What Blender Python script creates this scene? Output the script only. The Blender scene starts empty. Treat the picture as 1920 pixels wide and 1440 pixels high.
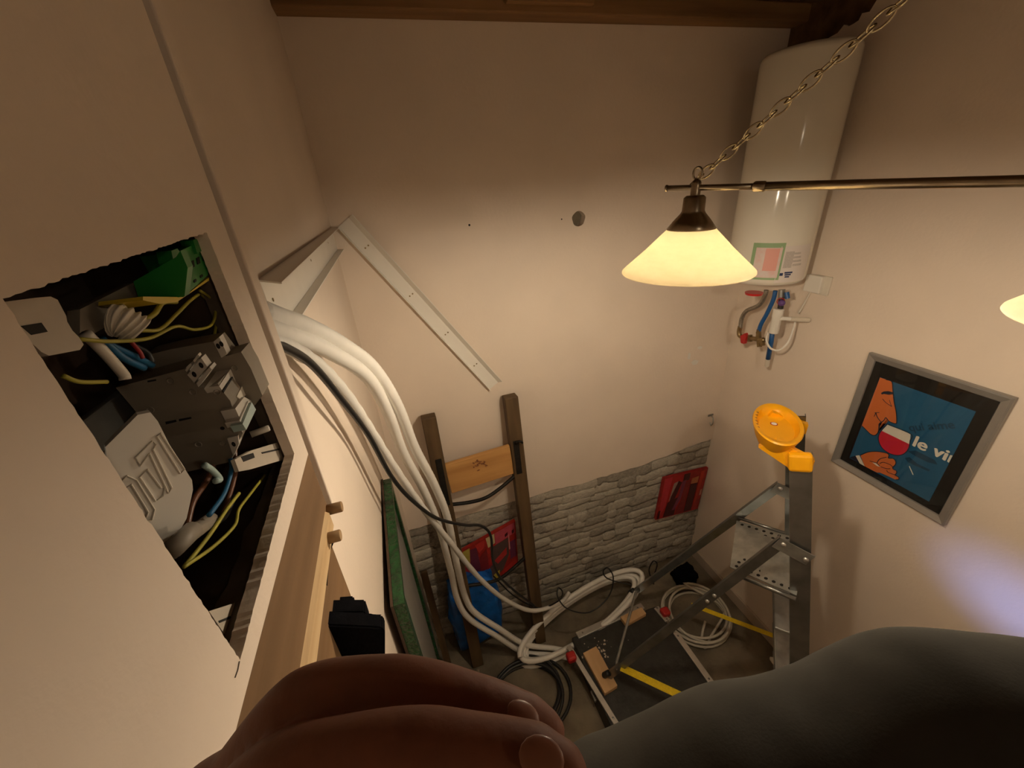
import bpy, bmesh, math, random
from mathutils import Vector, Matrix, noise
random.seed(7)
V3 = Vector
PI = math.pi
scene = bpy.context.scene
COL = scene.collection

# ------------------------------------------------------------------ camera
CAM = V3((0.2415, 0.0, 3.524))          # eye of the photographer, 3.5 m above the floor
YAW, PITCH, ROLL = math.radians(15.2915), math.radians(26.42), math.radians(-4.5034)
FPX = 745.0                              # focal length for a frame of 1920 x 1440
fw = V3((math.sin(YAW)*math.cos(PITCH), math.cos(YAW)*math.cos(PITCH), -math.sin(PITCH)))
r0 = V3((math.cos(YAW), -math.sin(YAW), 0)); u0 = r0.cross(fw)
rt = r0*math.cos(ROLL) + u0*math.sin(ROLL)
up = u0*math.cos(ROLL) - r0*math.sin(ROLL)
cd = bpy.data.cameras.new('camera'); cam = bpy.data.objects.new('camera', cd); COL.objects.link(cam)
cam.matrix_world = Matrix(((rt.x, up.x, -fw.x, CAM.x), (rt.y, up.y, -fw.y, CAM.y), (rt.z, up.z, -fw.z, CAM.z), (0, 0, 0, 1)))
cd.sensor_width = 36; cd.lens = FPX/1920*36; cd.clip_start = 0.01; cd.clip_end = 50
scene.camera = cam

# ------------------------------------------------------------------ world, exposure, added blue spot
w = bpy.data.worlds.new('world'); scene.world = w; w.use_nodes = True
w.node_tree.nodes['Background'].inputs[0].default_value = (0.55, 0.5, 0.45, 1)
w.node_tree.nodes['Background'].inputs[1].default_value = 0.02
vs = scene.view_settings
vs.view_transform = 'Standard'; vs.look = 'None'; vs.gamma = 1.0; vs.exposure = 0.0; vs.use_curve_mapping = False
scene.cycles.max_bounces = 7; scene.cycles.diffuse_bounces = 4; scene.cycles.caustics_reflective = False; scene.cycles.caustics_refractive = False
BULB = 660.0
LAMP_COL = (1.0, 0.83, 0.61)
# added blue spot, source unseen, casting a cool patch on the right wall
ld = bpy.data.lights.new('blue_patch_spot', 'SPOT'); ld.energy = 165; ld.color = (0.26, 0.38, 1.0)
ld.spot_size = math.radians(11.5); ld.spot_blend = 0.65; ld.shadow_soft_size = 0.12
lo = bpy.data.objects.new('blue_patch_spot', ld); COL.objects.link(lo)
lo.location = (1.1, -0.9, 1.3)

# ------------------------------------------------------------------ helpers
def ray(px, py):
    return rt*((px-960)/FPX) - up*((py-720)/FPX) + fw
def P(px, py, x=None, y=None, z=None, d=None):
    """real-world point where the sight line meets a given wall, floor or depth plane"""
    v = ray(px, py)
    if x is not None: return CAM + v*((x-CAM.x)/v.x)
    if y is not None: return CAM + v*((y-CAM.y)/v.y)
    if z is not None: return CAM + v*((z-CAM.z)/v.z)
    return CAM + v*d
lo.rotation_euler = (P(1905, 1135, x=2.65) - lo.location).to_track_quat('-Z', 'Y').to_euler()

def mat(name, col, rough=0.6, metal=0.0, var=0.0, scale=8.0, bump=0.0, bscale=None, spec=0.5, stretch=None, col2=None, detail=4):
    m = bpy.data.materials.new(name); m.use_nodes = True
    nt = m.node_tree; b = nt.nodes['Principled BSDF']
    b.inputs['Base Color'].default_value = (*col, 1); b.inputs['Roughness'].default_value = rough
    b.inputs['Metallic'].default_value = metal; b.inputs['Specular IOR Level'].default_value = spec
    if var or bump or col2:
        tc = nt.nodes.new('ShaderNodeTexCoord'); mp = nt.nodes.new('ShaderNodeMapping')
        nt.links.new(tc.outputs['Object'], mp.inputs[0])
        if stretch: mp.inputs['Scale'].default_value = stretch
        n = nt.nodes.new('ShaderNodeTexNoise'); n.inputs['Scale'].default_value = scale; n.inputs['Detail'].default_value = detail
        nt.links.new(mp.outputs[0], n.inputs['Vector'])
        if var or col2:
            r = nt.nodes.new('ShaderNodeValToRGB')
            c2 = col2 or tuple(max(0, c*(1-var)) for c in col)
            c1 = col if col2 else tuple(min(1, c*(1+var*0.5)) for c in col)
            r.color_ramp.elements[0].position = 0.32; r.color_ramp.elements[0].color = (*c2, 1)
            r.color_ramp.elements[1].position = 0.68; r.color_ramp.elements[1].color = (*c1, 1)
            nt.links.new(n.outputs['Fac'], r.inputs[0]); nt.links.new(r.outputs[0], b.inputs['Base Color'])
        if bump:
            n2 = n
            if bscale:
                n2 = nt.nodes.new('ShaderNodeTexNoise'); n2.inputs['Scale'].default_value = bscale; n2.inputs['Detail'].default_value = detail
                nt.links.new(mp.outputs[0], n2.inputs['Vector'])
            bp = nt.nodes.new('ShaderNodeBump'); bp.inputs['Strength'].default_value = bump; bp.inputs['Distance'].default_value = 0.02
            nt.links.new(n2.outputs['Fac'], bp.inputs['Height']); nt.links.new(bp.outputs[0], b.inputs['Normal'])
    return m
def wood(name, c1, c2, axis, rough=0.65, scale=14):
    st = [1, 1, 1]; st[axis] = 0.08
    return mat(name, c1, rough, 0, 0, scale, 0.25, None, 0.3, tuple(st), c2, 6)
def glassmix(name, tint, gloss=0.12, diff=0.1, dcol=(0.6, 0.6, 0.6), rough=0.05):
    m = bpy.data.materials.new(name); m.use_nodes = True; nt = m.node_tree; nt.nodes.clear()
    o = nt.nodes.new('ShaderNodeOutputMaterial'); t = nt.nodes.new('ShaderNodeBsdfTransparent'); t.inputs[0].default_value = (*tint, 1)
    g = nt.nodes.new('ShaderNodeBsdfGlossy'); g.inputs['Roughness'].default_value = rough
    df = nt.nodes.new('ShaderNodeBsdfDiffuse'); df.inputs[0].default_value = (*dcol, 1)
    a = nt.nodes.new('ShaderNodeMixShader'); a.inputs[0].default_value = gloss
    b = nt.nodes.new('ShaderNodeMixShader'); b.inputs[0].default_value = diff
    nt.links.new(t.outputs[0], a.inputs[1]); nt.links.new(g.outputs[0], a.inputs[2])
    nt.links.new(a.outputs[0], b.inputs[1]); nt.links.new(df.outputs[0], b.inputs[2]); nt.links.new(b.outputs[0], o.inputs[0])
    return m

PAINT = (0.80, 0.685, 0.575)
M = dict(
    wall=mat('cream_wall_paint', PAINT, 0.55, 0, 0.04, 3.0, 0.06, 60, 0.25),
    plaster=mat('rough_plaster_edge', (0.62, 0.54, 0.44), 0.9, 0, 0.2, 20, 0.5),
    stone=mat('whitewashed_stone', (0.62, 0.57, 0.48), 0.9, 0, 0.22, 9, 0.7, 26, 0.2),
    stone2=mat('whitewashed_stone_dark', (0.54, 0.49, 0.41), 0.9, 0, 0.3, 9, 0.9, 30, 0.2),
    mortar=mat('whitewashed_mortar', (0.55, 0.50, 0.42), 0.95, 0, 0.3, 14, 1.0, 30, 0.2),
    concrete=mat('dusty_concrete', (0.20, 0.165, 0.115), 0.85, 0, 0.4, 4, 0.3, 30, 0.3),
    base=mat('painted_skirting', (0.52, 0.43, 0.34), 0.5, 0, 0.1, 6),
    darkwood=wood('dark_ceiling_wood', (0.17, 0.095, 0.04), (0.07, 0.035, 0.014), 0),
    beamwood=wood('ceiling_beam_wood', (0.32, 0.18, 0.075), (0.17, 0.09, 0.035), 0),
    brownwood=wood('planed_brown_wood', (0.21, 0.122, 0.06), (0.14, 0.08, 0.038), 1),
    sawn=wood('rough_sawn_wood', (0.62, 0.45, 0.26), (0.46, 0.31, 0.16), 1, 0.85, 30),
    dowel=wood('dowel_wood', (0.38, 0.25, 0.13), (0.28, 0.17, 0.08), 0),
    oldwood=wood('old_dark_wood', (0.125, 0.078, 0.036), (0.06, 0.035, 0.016), 2),
    pine=wood('orange_pine', (0.62, 0.34, 0.12), (0.45, 0.22, 0.07), 0),
    block=wood('pale_wood_block', (0.72, 0.47, 0.25), (0.60, 0.37, 0.18), 1),
    whitepl=mat('white_plastic', (0.80, 0.76, 0.69), 0.35, 0, 0.03, 10),
    offwhite=mat('ivory_plastic', (0.72, 0.66, 0.56), 0.45, 0, 0.04, 10),
    earpl=mat('dull_ivory_plastic', (0.50, 0.44, 0.36), 0.5, 0, 0.08, 30),  # darker than the other ivory plastic, finely mottled
    conduit=mat('white_conduit', (0.86, 0.83, 0.77), 0.35, 0, 0.03, 20),
    greyconduit=mat('grey_white_conduit', (0.76, 0.73, 0.67), 0.4, 0, 0.05, 20),
    greycable=mat('grey_cable', (0.60, 0.56, 0.47), 0.45, 0, 0.08, 20),
    black=mat('black_rubber', (0.012, 0.012, 0.012), 0.45, 0, 0.2, 30),
    iron=mat('black_iron', (0.02, 0.018, 0.016), 0.5, 0.6, 0.3, 30),
    blackcloth=mat('black_fabric', (0.003, 0.003, 0.004), 1.0, 0, 0.2, 40, 0.3, None, 0.05),
    blackboard=mat('black_scratched_board', (0.022, 0.021, 0.018), 0.5, 0, 0.4, 18, 0.2),
    alu=mat('aluminium', (0.62, 0.61, 0.58), 0.38, 0.85, 0.08, 30),
    galv=mat('galvanised_steel', (0.42, 0.43, 0.41), 0.42, 0.8, 0.25, 16, 0, None, 0.5),
    steeld=mat('dark_ladder_steel', (0.26, 0.265, 0.26), 0.28, 0.9, 0.25, 9),
    nickel=mat('brushed_nickel', (0.40, 0.34, 0.25), 0.28, 1.0, 0.15, 30),
    chain=mat('brass_nickel_chain', (0.66, 0.58, 0.40), 0.25, 1.0),
    brass=mat('dull_brass', (0.32, 0.24, 0.13), 0.35, 1.0, 0.2, 30),
    braided=mat('braided_steel', (0.38, 0.35, 0.30), 0.4, 0.9, 0.4, 220),
    enamel=mat('white_enamel', (0.78, 0.74, 0.64), 0.13, 0, 0.02, 4),
    red=mat('red_plastic', (0.45, 0.015, 0.015), 0.4, 0, 0.1, 10),
    bluepipe=mat('blue_pipe', (0.012, 0.09, 0.28), 0.4, 0, 0.1, 10),
    purple=mat('violet_knob', (0.12, 0.06, 0.22), 0.4),
    yellow=mat('yellow_tray_plastic', (0.95, 0.43, 0.004), 0.38, 0, 0.06, 9),
    strap=mat('yellow_webbing', (0.85, 0.62, 0.01), 0.7, 0, 0.1, 90, 0.3),
    greenp=mat('green_gloss_paint', (0.008, 0.055, 0.014), 0.22, 0, 0.4, 30, 0.35, 60),
    brownback=mat('dark_brown_back', (0.05, 0.025, 0.012), 0.7, 0, 0.2, 12),
    doorglass=glassmix('dusty_pane', (0.55, 0.58, 0.58), 0.22, 0.55, (0.30, 0.28, 0.25), 0.12),
    clear=glassmix('picture_glass', (0.98, 0.98, 0.98), 0.035, 0.0, (1, 1, 1), 0.03),
    bluebag=mat('blue_plastic_bag', (0.008, 0.15, 0.60), 0.2, 0, 0.35, 9, 0.5, 14),
    frame=mat('silver_frame', (0.36, 0.34, 0.315), 0.4, 0.5, 0.08, 10),
    matblack=mat('black_mount', (0.012, 0.012, 0.011), 0.35),
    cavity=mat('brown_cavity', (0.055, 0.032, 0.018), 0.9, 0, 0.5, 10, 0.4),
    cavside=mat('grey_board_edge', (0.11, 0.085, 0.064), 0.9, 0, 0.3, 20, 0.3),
    modgrey=mat('grey_breaker_body', (0.26, 0.225, 0.18), 0.5, 0, 0.05, 10),
    modlight=mat('pale_breaker_front', (0.62, 0.58, 0.52), 0.45),
    teal=mat('pale_teal_toggle', (0.40, 0.52, 0.50), 0.4),
    darkslot=mat('dark_slot', (0.006, 0.005, 0.004), 0.8),
    greent=mat('green_terminal', (0.015, 0.20, 0.03), 0.4, 0, 0.1, 10),
    yellowt=mat('yellow_terminal_base', (0.62, 0.46, 0.03), 0.4),
    wirey=mat('yellow_green_wire', (0.42, 0.38, 0.05), 0.4, 0, 0.25, 12),
    wireb=mat('blue_wire', (0.015, 0.12, 0.26), 0.4),
    wirebr=mat('brown_wire', (0.12, 0.045, 0.02), 0.4),
    wirer=mat('red_wire', (0.35, 0.02, 0.02), 0.4),
    shaded_skin=mat('shaded_skin', (0.19, 0.066, 0.034), 0.6, 0, 0.12, 60, 0.04, 160, 0.3),  # the body's shade on the hand is put into this darker colour
    nail=mat('fingernail', (0.24, 0.10, 0.062), 0.35),
    trousers=mat('dark_grey_cloth', (0.044, 0.040, 0.033), 0.95, 0, 0.12, 30, 0.04, 400, 0.1),
    dust=mat('hazy_plastic', (0.25, 0.22, 0.18), 0.5, 0, 0.3, 10),
    white=mat('white_print', (0.82, 0.80, 0.74), 0.6),
    mark=mat('dark_stamp_ink', (0.20, 0.07, 0.03), 0.8),
)

WORLD = {}
def obj(name, bm, m, parent=None, smooth=False, mats=None):
    me = bpy.data.meshes.new(name); bm.normal_update(); bm.to_mesh(me); bm.free()
    for mm in (mats or [m]): me.materials.append(mm)
    if smooth:
        for p in me.polygons: p.use_smooth = True
    o = bpy.data.objects.new(name, me); COL.objects.link(o)
    if parent is not None: attach(o, parent)
    return o
def attach(o, parent):
    o.parent = parent
    o.matrix_parent_inverse = WORLD.get(parent.name, Matrix.Identity(4)).inverted()
def thing(name, label, cat, loc, group=None):
    o = bpy.data.objects.new(name, None); COL.objects.link(o); o.location = loc
    o.empty_display_size = 0.05
    WORLD[o.name] = Matrix.Translation(V3(loc))
    return tag(o, label, cat, group)
def tag(o, label, cat, group=None):
    o['label'] = label; o['category'] = cat
    if group: o['group'] = group
    return o
def struct(name, bm, m, label=None, smooth=False):
    o = obj(name, bm, m, None, smooth); o['kind'] = 'structure'
    if label: o['label'] = label
    return o
def autosmooth(o, ang=40):
    me = o.data
    for p in me.polygons: p.use_smooth = True
    bm = bmesh.new(); bm.from_mesh(me)
    for e in bm.edges:
        if len(e.link_faces) == 2 and e.calc_face_angle(0) > math.radians(ang): e.smooth = False
    bm.to_mesh(me); bm.free()
    return o

# shapes --------------------------------------------------------------
def box(c, s, bevel=0.0, rot=None, bm=None, seg=2):
    b2 = bmesh.new(); bmesh.ops.create_cube(b2, size=1.0)
    bmesh.ops.scale(b2, vec=V3(s), verts=b2.verts)
    if bevel: bmesh.ops.bevel(b2, geom=b2.edges[:], offset=bevel, segments=seg, affect='EDGES', profile=0.5)
    mt = Matrix.Translation(V3(c)) @ (rot.to_4x4() if rot else Matrix.Identity(4))
    bmesh.ops.transform(b2, matrix=mt, verts=b2.verts)
    return merge(bm, b2)
def merge(bm, b2):
    if bm is None: return b2
    me = bpy.data.meshes.new('tmp'); b2.to_mesh(me); b2.free(); bm.from_mesh(me); bpy.data.meshes.remove(me)
    return bm
def span(a, b, wd, th, side=None, bevel=0.0, bm=None):
    """rectangular bar from a to b; wd measured along 'side', th across it"""
    a = V3(a); b = V3(b); d = (b-a); L = d.length; d.normalize()
    s = V3(side or (0, 0, 1)); s = (s - d*s.dot(d)).normalized(); t = d.cross(s)
    rot = Matrix((d, s, t)).transposed()
    return box((a+b)/2, (L, wd, th), bevel, rot, bm)
def prism(pts, off, bm=None):
    """polygon pts (front) pushed along off"""
    b2 = bmesh.new(); off = V3(off)
    f = [b2.verts.new(V3(p)) for p in pts]; k = [b2.verts.new(V3(p)+off) for p in pts]
    n = len(pts)
    b2.faces.new(f); b2.faces.new(k[::-1])
    for i in range(n): b2.faces.new((f[i], k[i], k[(i+1) % n], f[(i+1) % n]))
    bmesh.ops.recalc_face_normals(b2, faces=b2.faces)
    bmesh.ops.triangulate(b2, faces=[q for q in b2.faces if len(q.verts) > 4])
    return merge(bm, b2)
def catmull(pts, n):
    pts = [V3(p) for p in pts]; out = []
    Q = [pts[0]*2-pts[1]] + pts + [pts[-1]*2-pts[-2]]
    for i in range(1, len(Q)-2):
        p0, p1, p2, p3 = Q[i-1:i+3]
        for k in range(n):
            t = k/n
            out.append(0.5*((2*p1) + (p2-p0)*t + (2*p0-5*p1+4*p2-p3)*t*t + (3*p1-p0-3*p2+p3)*t**3))
    out.append(pts[-1]); return out
def tube(path, r, seg=10, bm=None, closed=False, cap=True, rf=None):
    path = [V3(p) for p in path]; n = len(path)
    b2 = bmesh.new(); rings = []
    t0 = (path[1]-path[0]).normalized(); nrm = t0.orthogonal().normalized()
    for i, p in enumerate(path):
        if closed: t = (path[(i+1) % n]-path[i-1]).normalized()
        else: t = (path[min(i+1, n-1)]-path[max(i-1, 0)]).normalized()
        nrm = (nrm - t*nrm.dot(t)).normalized(); bi = t.cross(nrm)
        rr = rf(i, n) if rf else r
        rings.append([b2.verts.new(p + (nrm*math.cos(2*PI*k/seg) + bi*math.sin(2*PI*k/seg))*rr) for k in range(seg)])
    for i in range(n if closed else n-1):
        A, B = rings[i], rings[(i+1) % n]
        for k in range(seg): b2.faces.new((A[k], A[(k+1) % seg], B[(k+1) % seg], B[k]))
    if cap and not closed:
        b2.faces.new(rings[0][::-1]); b2.faces.new(rings[-1])
    bmesh.ops.recalc_face_normals(b2, faces=b2.faces)
    return merge(bm, b2)
def cyl(a, b, r, seg=16, bm=None, r2=None):
    a = V3(a); b = V3(b)
    return tube([a, b], r, seg, bm, rf=(lambda i, n: r if i == 0 else (r if r2 is None else r2)))
def lathe(prof, c, seg=32, bm=None, axis=None, cap=False):
    """prof: list of (radius, height) turned about the vertical (or 'axis') through c"""
    b2 = bmesh.new(); c = V3(c); rings = []
    q = V3((0, 0, 1)).rotation_difference(V3(axis)) if axis else None
    for r, h in prof:
        ring = []
        for k in range(seg):
            v = V3((r*math.cos(2*PI*k/seg), r*math.sin(2*PI*k/seg), h))
            if q: v.rotate(q)
            ring.append(b2.verts.new(c+v))
        rings.append(ring)
    for i in range(len(prof)-1):
        A, B = rings[i], rings[i+1]
        for k in range(seg): b2.faces.new((A[k], A[(k+1) % seg], B[(k+1) % seg], B[k]))
    if cap: b2.faces.new(rings[0][::-1]); b2.faces.new(rings[-1])
    bmesh.ops.remove_doubles(b2, verts=b2.verts, dist=1e-6)
    bmesh.ops.recalc_face_normals(b2, faces=b2.faces)
    return merge(bm, b2)
def plate_with_hole(outer, inner, off, bm=None):
    """flat plate (outer loop) with a hole (inner loop), given thickness vector"""
    b2 = bmesh.new(); off = V3(off)
    def loop(pts): 
        vs_ = [b2.verts.new(V3(p)) for p in pts]
        return vs_, [b2.edges.new((vs_[i], vs_[(i+1) % len(vs_)])) for i in range(len(vs_))]
    vo, eo = loop(outer); vi, ei = loop(inner)
    bmesh.ops.triangle_fill(b2, use_beauty=True, edges=eo+ei)
    ext = bmesh.ops.extrude_face_region(b2, geom=b2.faces[:])
    bmesh.ops.translate(b2, vec=off, verts=[g for g in ext['geom'] if isinstance(g, bmesh.types.BMVert)])
    bmesh.ops.recalc_face_normals(b2, faces=b2.faces)
    return merge(bm, b2)
def jag(pts, amp, step, seed=0):
    """closed loop resampled with small random in-plane offsets: a torn edge"""
    rnd = random.Random(seed); out = []
    n = len(pts)
    for i in range(n):
        a, b = V3(pts[i]), V3(pts[(i+1) % n]); L = (b-a).length; k = max(1, int(L/step))
        nrm = (b-a).normalized()
        for j in range(k):
            p = a.lerp(b, j/k)
            if j: p += V3((0, -nrm.z, nrm.y))*rnd.uniform(-amp, amp)
            out.append(p)
    return out

# ================================================================== THE SETTING
WX, DY = 2.65, 2.30           # right wall, back wall
TOP = 4.45
XP = 0.0615                   # face of the boarding that carries the electrical panel
NEAR = -1.6
struct('floor', box((WX/2, 0.5, -0.06), (WX+0.6, 4.8, 0.12)), M['concrete'], 'dusty dark concrete floor')

# back wall: plaster above, whitewashed rubble stone below
edge = []
x = WX+0.12
while x > -0.12:
    zt = 1.325 + (0.10*max(0, (x-1.9))/0.75) + 0.02*noise.noise(V3((x*4, 3.1, 0))) + random.uniform(-0.006, 0.006)
    edge.append(V3((x, DY, zt))); x -= 0.055
outer = [V3((-0.12, DY, 1.32)), V3((-0.12, DY, TOP)), V3((WX+0.12, DY, TOP))] + edge
hc = P(1085, 410, y=DY); hr = 0.042
hole = [V3((hc.x+hr*math.cos(a)*(1+0.06*math.sin(5*a)), DY, hc.z+hr*math.sin(a))) for a in [2*PI*i/24 for i in range(24)]]
wb = struct('wall_back', plate_with_hole(outer, hole, (0, 0.12, 0)), M['wall'], 'cream plastered back wall above whitewashed rubble stone')
b = tube([(hc.x, DY+0.03, hc.z), (hc.x, DY+0.115, hc.z)], 0.046, 24, cap=False)
b = lathe([(0.0001, 0), (0.046, 0)], (hc.x, DY+0.05, hc.z), 24, b, axis=(0, 1, 0))
obj('bored_hole', b, M['concrete'], wb)['label'] = 'round hole bored through the plaster'
for (px, py, r) in ((880, 422, .006), (1053, 411, .004)):
    c = P(px, py, y=DY); obj('nail_hole', cyl((c.x, DY-0.001, c.z), (c.x, DY+.004, c.z), r, 8), M['darkslot'], wb)
for (px, py, w_, h_) in ((1312, 652, .05, .03), (1303, 680, .075, .05), (1292, 668, .03, .06)):
    c = P(px, py, y=DY); rr = random.Random(px)
    ob = obj('filler_smear', prism([V3((c.x+w_*.5*math.cos(a)*rr.uniform(.6, 1.1), DY-.0012, c.z+h_*.5*math.sin(a)*rr.uniform(.6, 1.1))) for a in [2*PI*k/11 for k in range(11)]], (0, .0012, 0)), M['whitepl'], wb)
# stone backing and stones
obj('mortar', box((WX/2, DY+0.085, 0.70), (WX+0.24, 0.10, 1.42)), M['mortar'], wb)
proto = []
for k in range(7):
    b = bmesh.new(); bmesh.ops.create_cube(b, size=1.0)
    bmesh.ops.subdivide_edges(b, edges=b.edges[:], cuts=2, use_grid_fill=True)
    for v in b.verts:
        d = v.co.copy(); m_ = max(abs(d.x), abs(d.y), abs(d.z))
        s = d.normalized()*0.62
        v.co = d.lerp(s, 0.34) + V3((noise.noise(d*2.3+V3((k*7, 0, 0))), noise.noise(d*2.3+V3((0, k*7, 0))), noise.noise(d*2.3+V3((0, 0, k*7)))))*0.10
    me = bpy.data.meshes.new('stone'); b.to_mesh(me); b.free()
    for p in me.polygons: p.use_smooth = True
    me.materials.append(M['stone'] if k % 3 else M['stone2']); proto.append(me)
z = 0.0; row = 0
while z < 1.42:
    h = random.uniform(0.062, 0.098)
    x = -0.02 - random.uniform(0, 0.15)
    while x < WX+0.02:
        L = random.uniform(0.11, 0.30)*(1.0 if random.random() > .25 else .6)
        if z + h*0.5 < 1.315 + 0.10*max(0, (x-1.9))/0.75:
            o = bpy.data.objects.new('stone', random.choice(proto)); COL.objects.link(o); attach(o, wb)
            o.location = (x+L/2, DY+0.062+random.uniform(-0.008, 0.010), z+h/2+random.uniform(-.012, .012))
            o.scale = (L*1.12, 0.10, h*1.16); o.rotation_euler = (0, random.uniform(-.10, .10), 0)
        x += L
    z += h; row += 1

# left wall (with the lit strip beyond the boarding), lower part running on under the beam
pl = [V3((0, DY+.1, -.05)), V3((0, DY+.1, TOP)), V3((0, .575, TOP)), V3((0, .575, 3.0)), V3((0, NEAR, 3.0)), V3((0, NEAR, -.05))]
struct('wall_left', prism(pl, (-0.15, 0, 0)), M['wall'], 'cream painted left wall with cable shadows')
# right wall with a torn top edge beside the water heater
rag = [(DY+.1, 4.09), (2.10, 4.085), (1.99, 4.105), (1.965, 4.13), (1.94, 4.116), (1.915, 4.12), (1.894, 4.126), (1.885, 4.15), (1.85, 4.145), (1.83, 4.18), (1.79, 4.19), (1.77, 4.25), (1.70, 4.27), (1.68, TOP)]
pr = [V3((WX, y_, z_)) for y_, z_ in rag] + [V3((WX, NEAR, TOP)), V3((WX, NEAR, -.05)), V3((WX, DY+.1, -.05))]
struct('wall_right', prism(pr, (0.15, 0, 0)), M['wall'], 'cream painted right wall with torn plaster edge by the ceiling')
struct('wall_right_masonry', box((WX+.11, 1.2, 4.2), (.18, 2.6, .8)), M['darkwood'], 'dark rough masonry behind the torn plaster')
struct('wall_near', box((WX/2, NEAR-0.075, TOP/2), (WX+.5, .15, TOP+.2)), M['wall'], 'cream wall behind the photographer')
# boarding with the torn opening
op = [P(5, 560, x=XP), P(388, 436, x=XP), P(552, 851, x=XP), P(450, 1238, x=XP)]
opj = jag(op, 0.0007, 0.004, 3)
ou = [V3((XP, NEAR, 3.168)), V3((XP, .594, 3.168)), V3((XP, .594, TOP)), V3((XP, NEAR, TOP))]
wp = struct('wall_boarding', plate_with_hole(ou, opj, (-0.013, 0, 0)), M['wall'], 'cream plasterboard boarding with a torn cut-out')
obj('crack', tube([P(449, 1240, x=XP+.0005), P(446, 1256, x=XP+.0005), P(441, 1270, x=XP+.0005)], .0005, 5), M['cavside'], wp)
struct('trim_1', box((0.029, 0.656, (3.0+TOP)/2), (0.056, 0.032, TOP-3.0), 0.003, seg=3), M['wall'], 'rounded cream corner strip beside the boarding')
# skirting
struct('baseboard_right', box((WX-0.011, (NEAR+DY)/2, 0.055), (0.022, DY-NEAR, 0.11), 0.004), M['base'], 'painted skirting board along the right wall')
# ceiling boards and beams
ce = struct('ceiling', box((WX/2, 0.35, TOP+0.06), (WX+.4, 4.2, 0.06)), M['darkwood'], 'dark wooden ceiling of rough boards')
for i in range(16):
    yy = DY-0.02-i*0.245
    obj('plank', box((WX/2, yy-.12, TOP+0.012+random.uniform(-.006, .006)), (WX+.3, 0.235, 0.035), 0.004), M['darkwood'], ce)
bb = tag(obj('ceiling_beam', box((WX/2, DY-0.05, 4.2525), (WX+.1, 0.11, 0.085), 0.008), M['beamwood']), 'brown wooden beam along the top of the back wall', 'beam')
tag(obj('ceiling_joist', box((WX/2+0.25, DY-0.20, 4.35), (WX-.1, 0.15, 0.14), 0.01), M['darkwood']), 'dark wooden joist in front of the wall beam', 'beam')
ch = tag(obj('packing_block', box((P(1080, 20, y=2.17).x-.12, DY-0.122, 4.262), (.42, 0.03, 0.05), 0.005), M['beamwood']), 'pale offcut of wood nailed to the ceiling beam', 'wood block')
obj('knot', lathe([(.0001, 0), (.012, 0), (.012, .004)], (P(1080, 20, y=2.17).x-.03, DY-.139, 4.262), 12, axis=(0, 1, 0)), M['darkslot'], ch)

# ================================================================== LEFT SIDE: beam, board, electrical panel
bm_ = thing('wooden_beam', 'brown wooden beam under the electrical panel with two dowels', 'beam', (0.03, 0, 3.03))
obj('timber', box((0.030, (NEAR+.60)/2, 3.108), (0.060, .60-NEAR, 0.118), 0.002), M['brownwood'], bm_)
se = prism([(XP-.004, .578, 3.064), (XP+.004, .578, 3.056), (XP+.004, .578, 3.028), (XP-.03, .578, 3.020), (XP-.03, .578, 3.064)], (0, NEAR-.578, 0))
obj('sawn_edge', se, M['sawn'], bm_)['label'] = 'rough sawn pale lower edge'
for yy, zz in ((.592, 3.052), (.533, 3.044)):
    b = lathe([(.0001, 0), (.0082, 0), (.0092, .0015), (.0092, .024), (.0082, .0255), (.0001, .0255)], (XP-.003, yy, zz), 16, axis=(1, 0, 0))
    autosmooth(obj('dowel', b, M['dowel'], bm_))
tag(obj('wall_board', box((.008, .57, 2.60), (.014, .24, .84), .002), M['brownwood']), 'brown board fixed to the left wall behind the black bag', 'board')

ep = thing('electrical_panel', 'opened electrical panel with grey breakers and loose wires in the torn cut-out', 'electrical panel', (0.02, .40, 3.17))
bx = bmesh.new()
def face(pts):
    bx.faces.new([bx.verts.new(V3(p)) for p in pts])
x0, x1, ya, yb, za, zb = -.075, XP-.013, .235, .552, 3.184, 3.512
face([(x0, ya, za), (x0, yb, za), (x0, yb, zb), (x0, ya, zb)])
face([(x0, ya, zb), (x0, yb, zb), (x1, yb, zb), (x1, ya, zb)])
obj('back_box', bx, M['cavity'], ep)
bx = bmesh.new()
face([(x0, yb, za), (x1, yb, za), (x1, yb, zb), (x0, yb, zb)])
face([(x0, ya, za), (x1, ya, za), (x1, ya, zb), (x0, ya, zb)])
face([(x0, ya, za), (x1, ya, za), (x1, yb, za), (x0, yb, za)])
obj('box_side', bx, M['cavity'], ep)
# torn cardboard lining along the far and lower sides of the opening
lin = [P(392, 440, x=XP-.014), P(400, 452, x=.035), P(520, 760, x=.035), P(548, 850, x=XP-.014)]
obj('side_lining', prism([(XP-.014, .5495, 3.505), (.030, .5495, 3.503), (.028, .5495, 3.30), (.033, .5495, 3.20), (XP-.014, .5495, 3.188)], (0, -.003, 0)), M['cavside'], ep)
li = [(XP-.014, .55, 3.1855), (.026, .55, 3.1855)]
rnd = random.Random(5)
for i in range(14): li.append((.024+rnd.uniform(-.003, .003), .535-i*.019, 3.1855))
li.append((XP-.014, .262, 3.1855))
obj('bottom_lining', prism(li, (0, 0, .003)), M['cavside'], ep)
def py_(pts, y): return [P(a, b_, y=y) for a, b_ in pts]
def px_(pts, x): return [P(a, b_, x=x) for a, b_ in pts]
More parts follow.
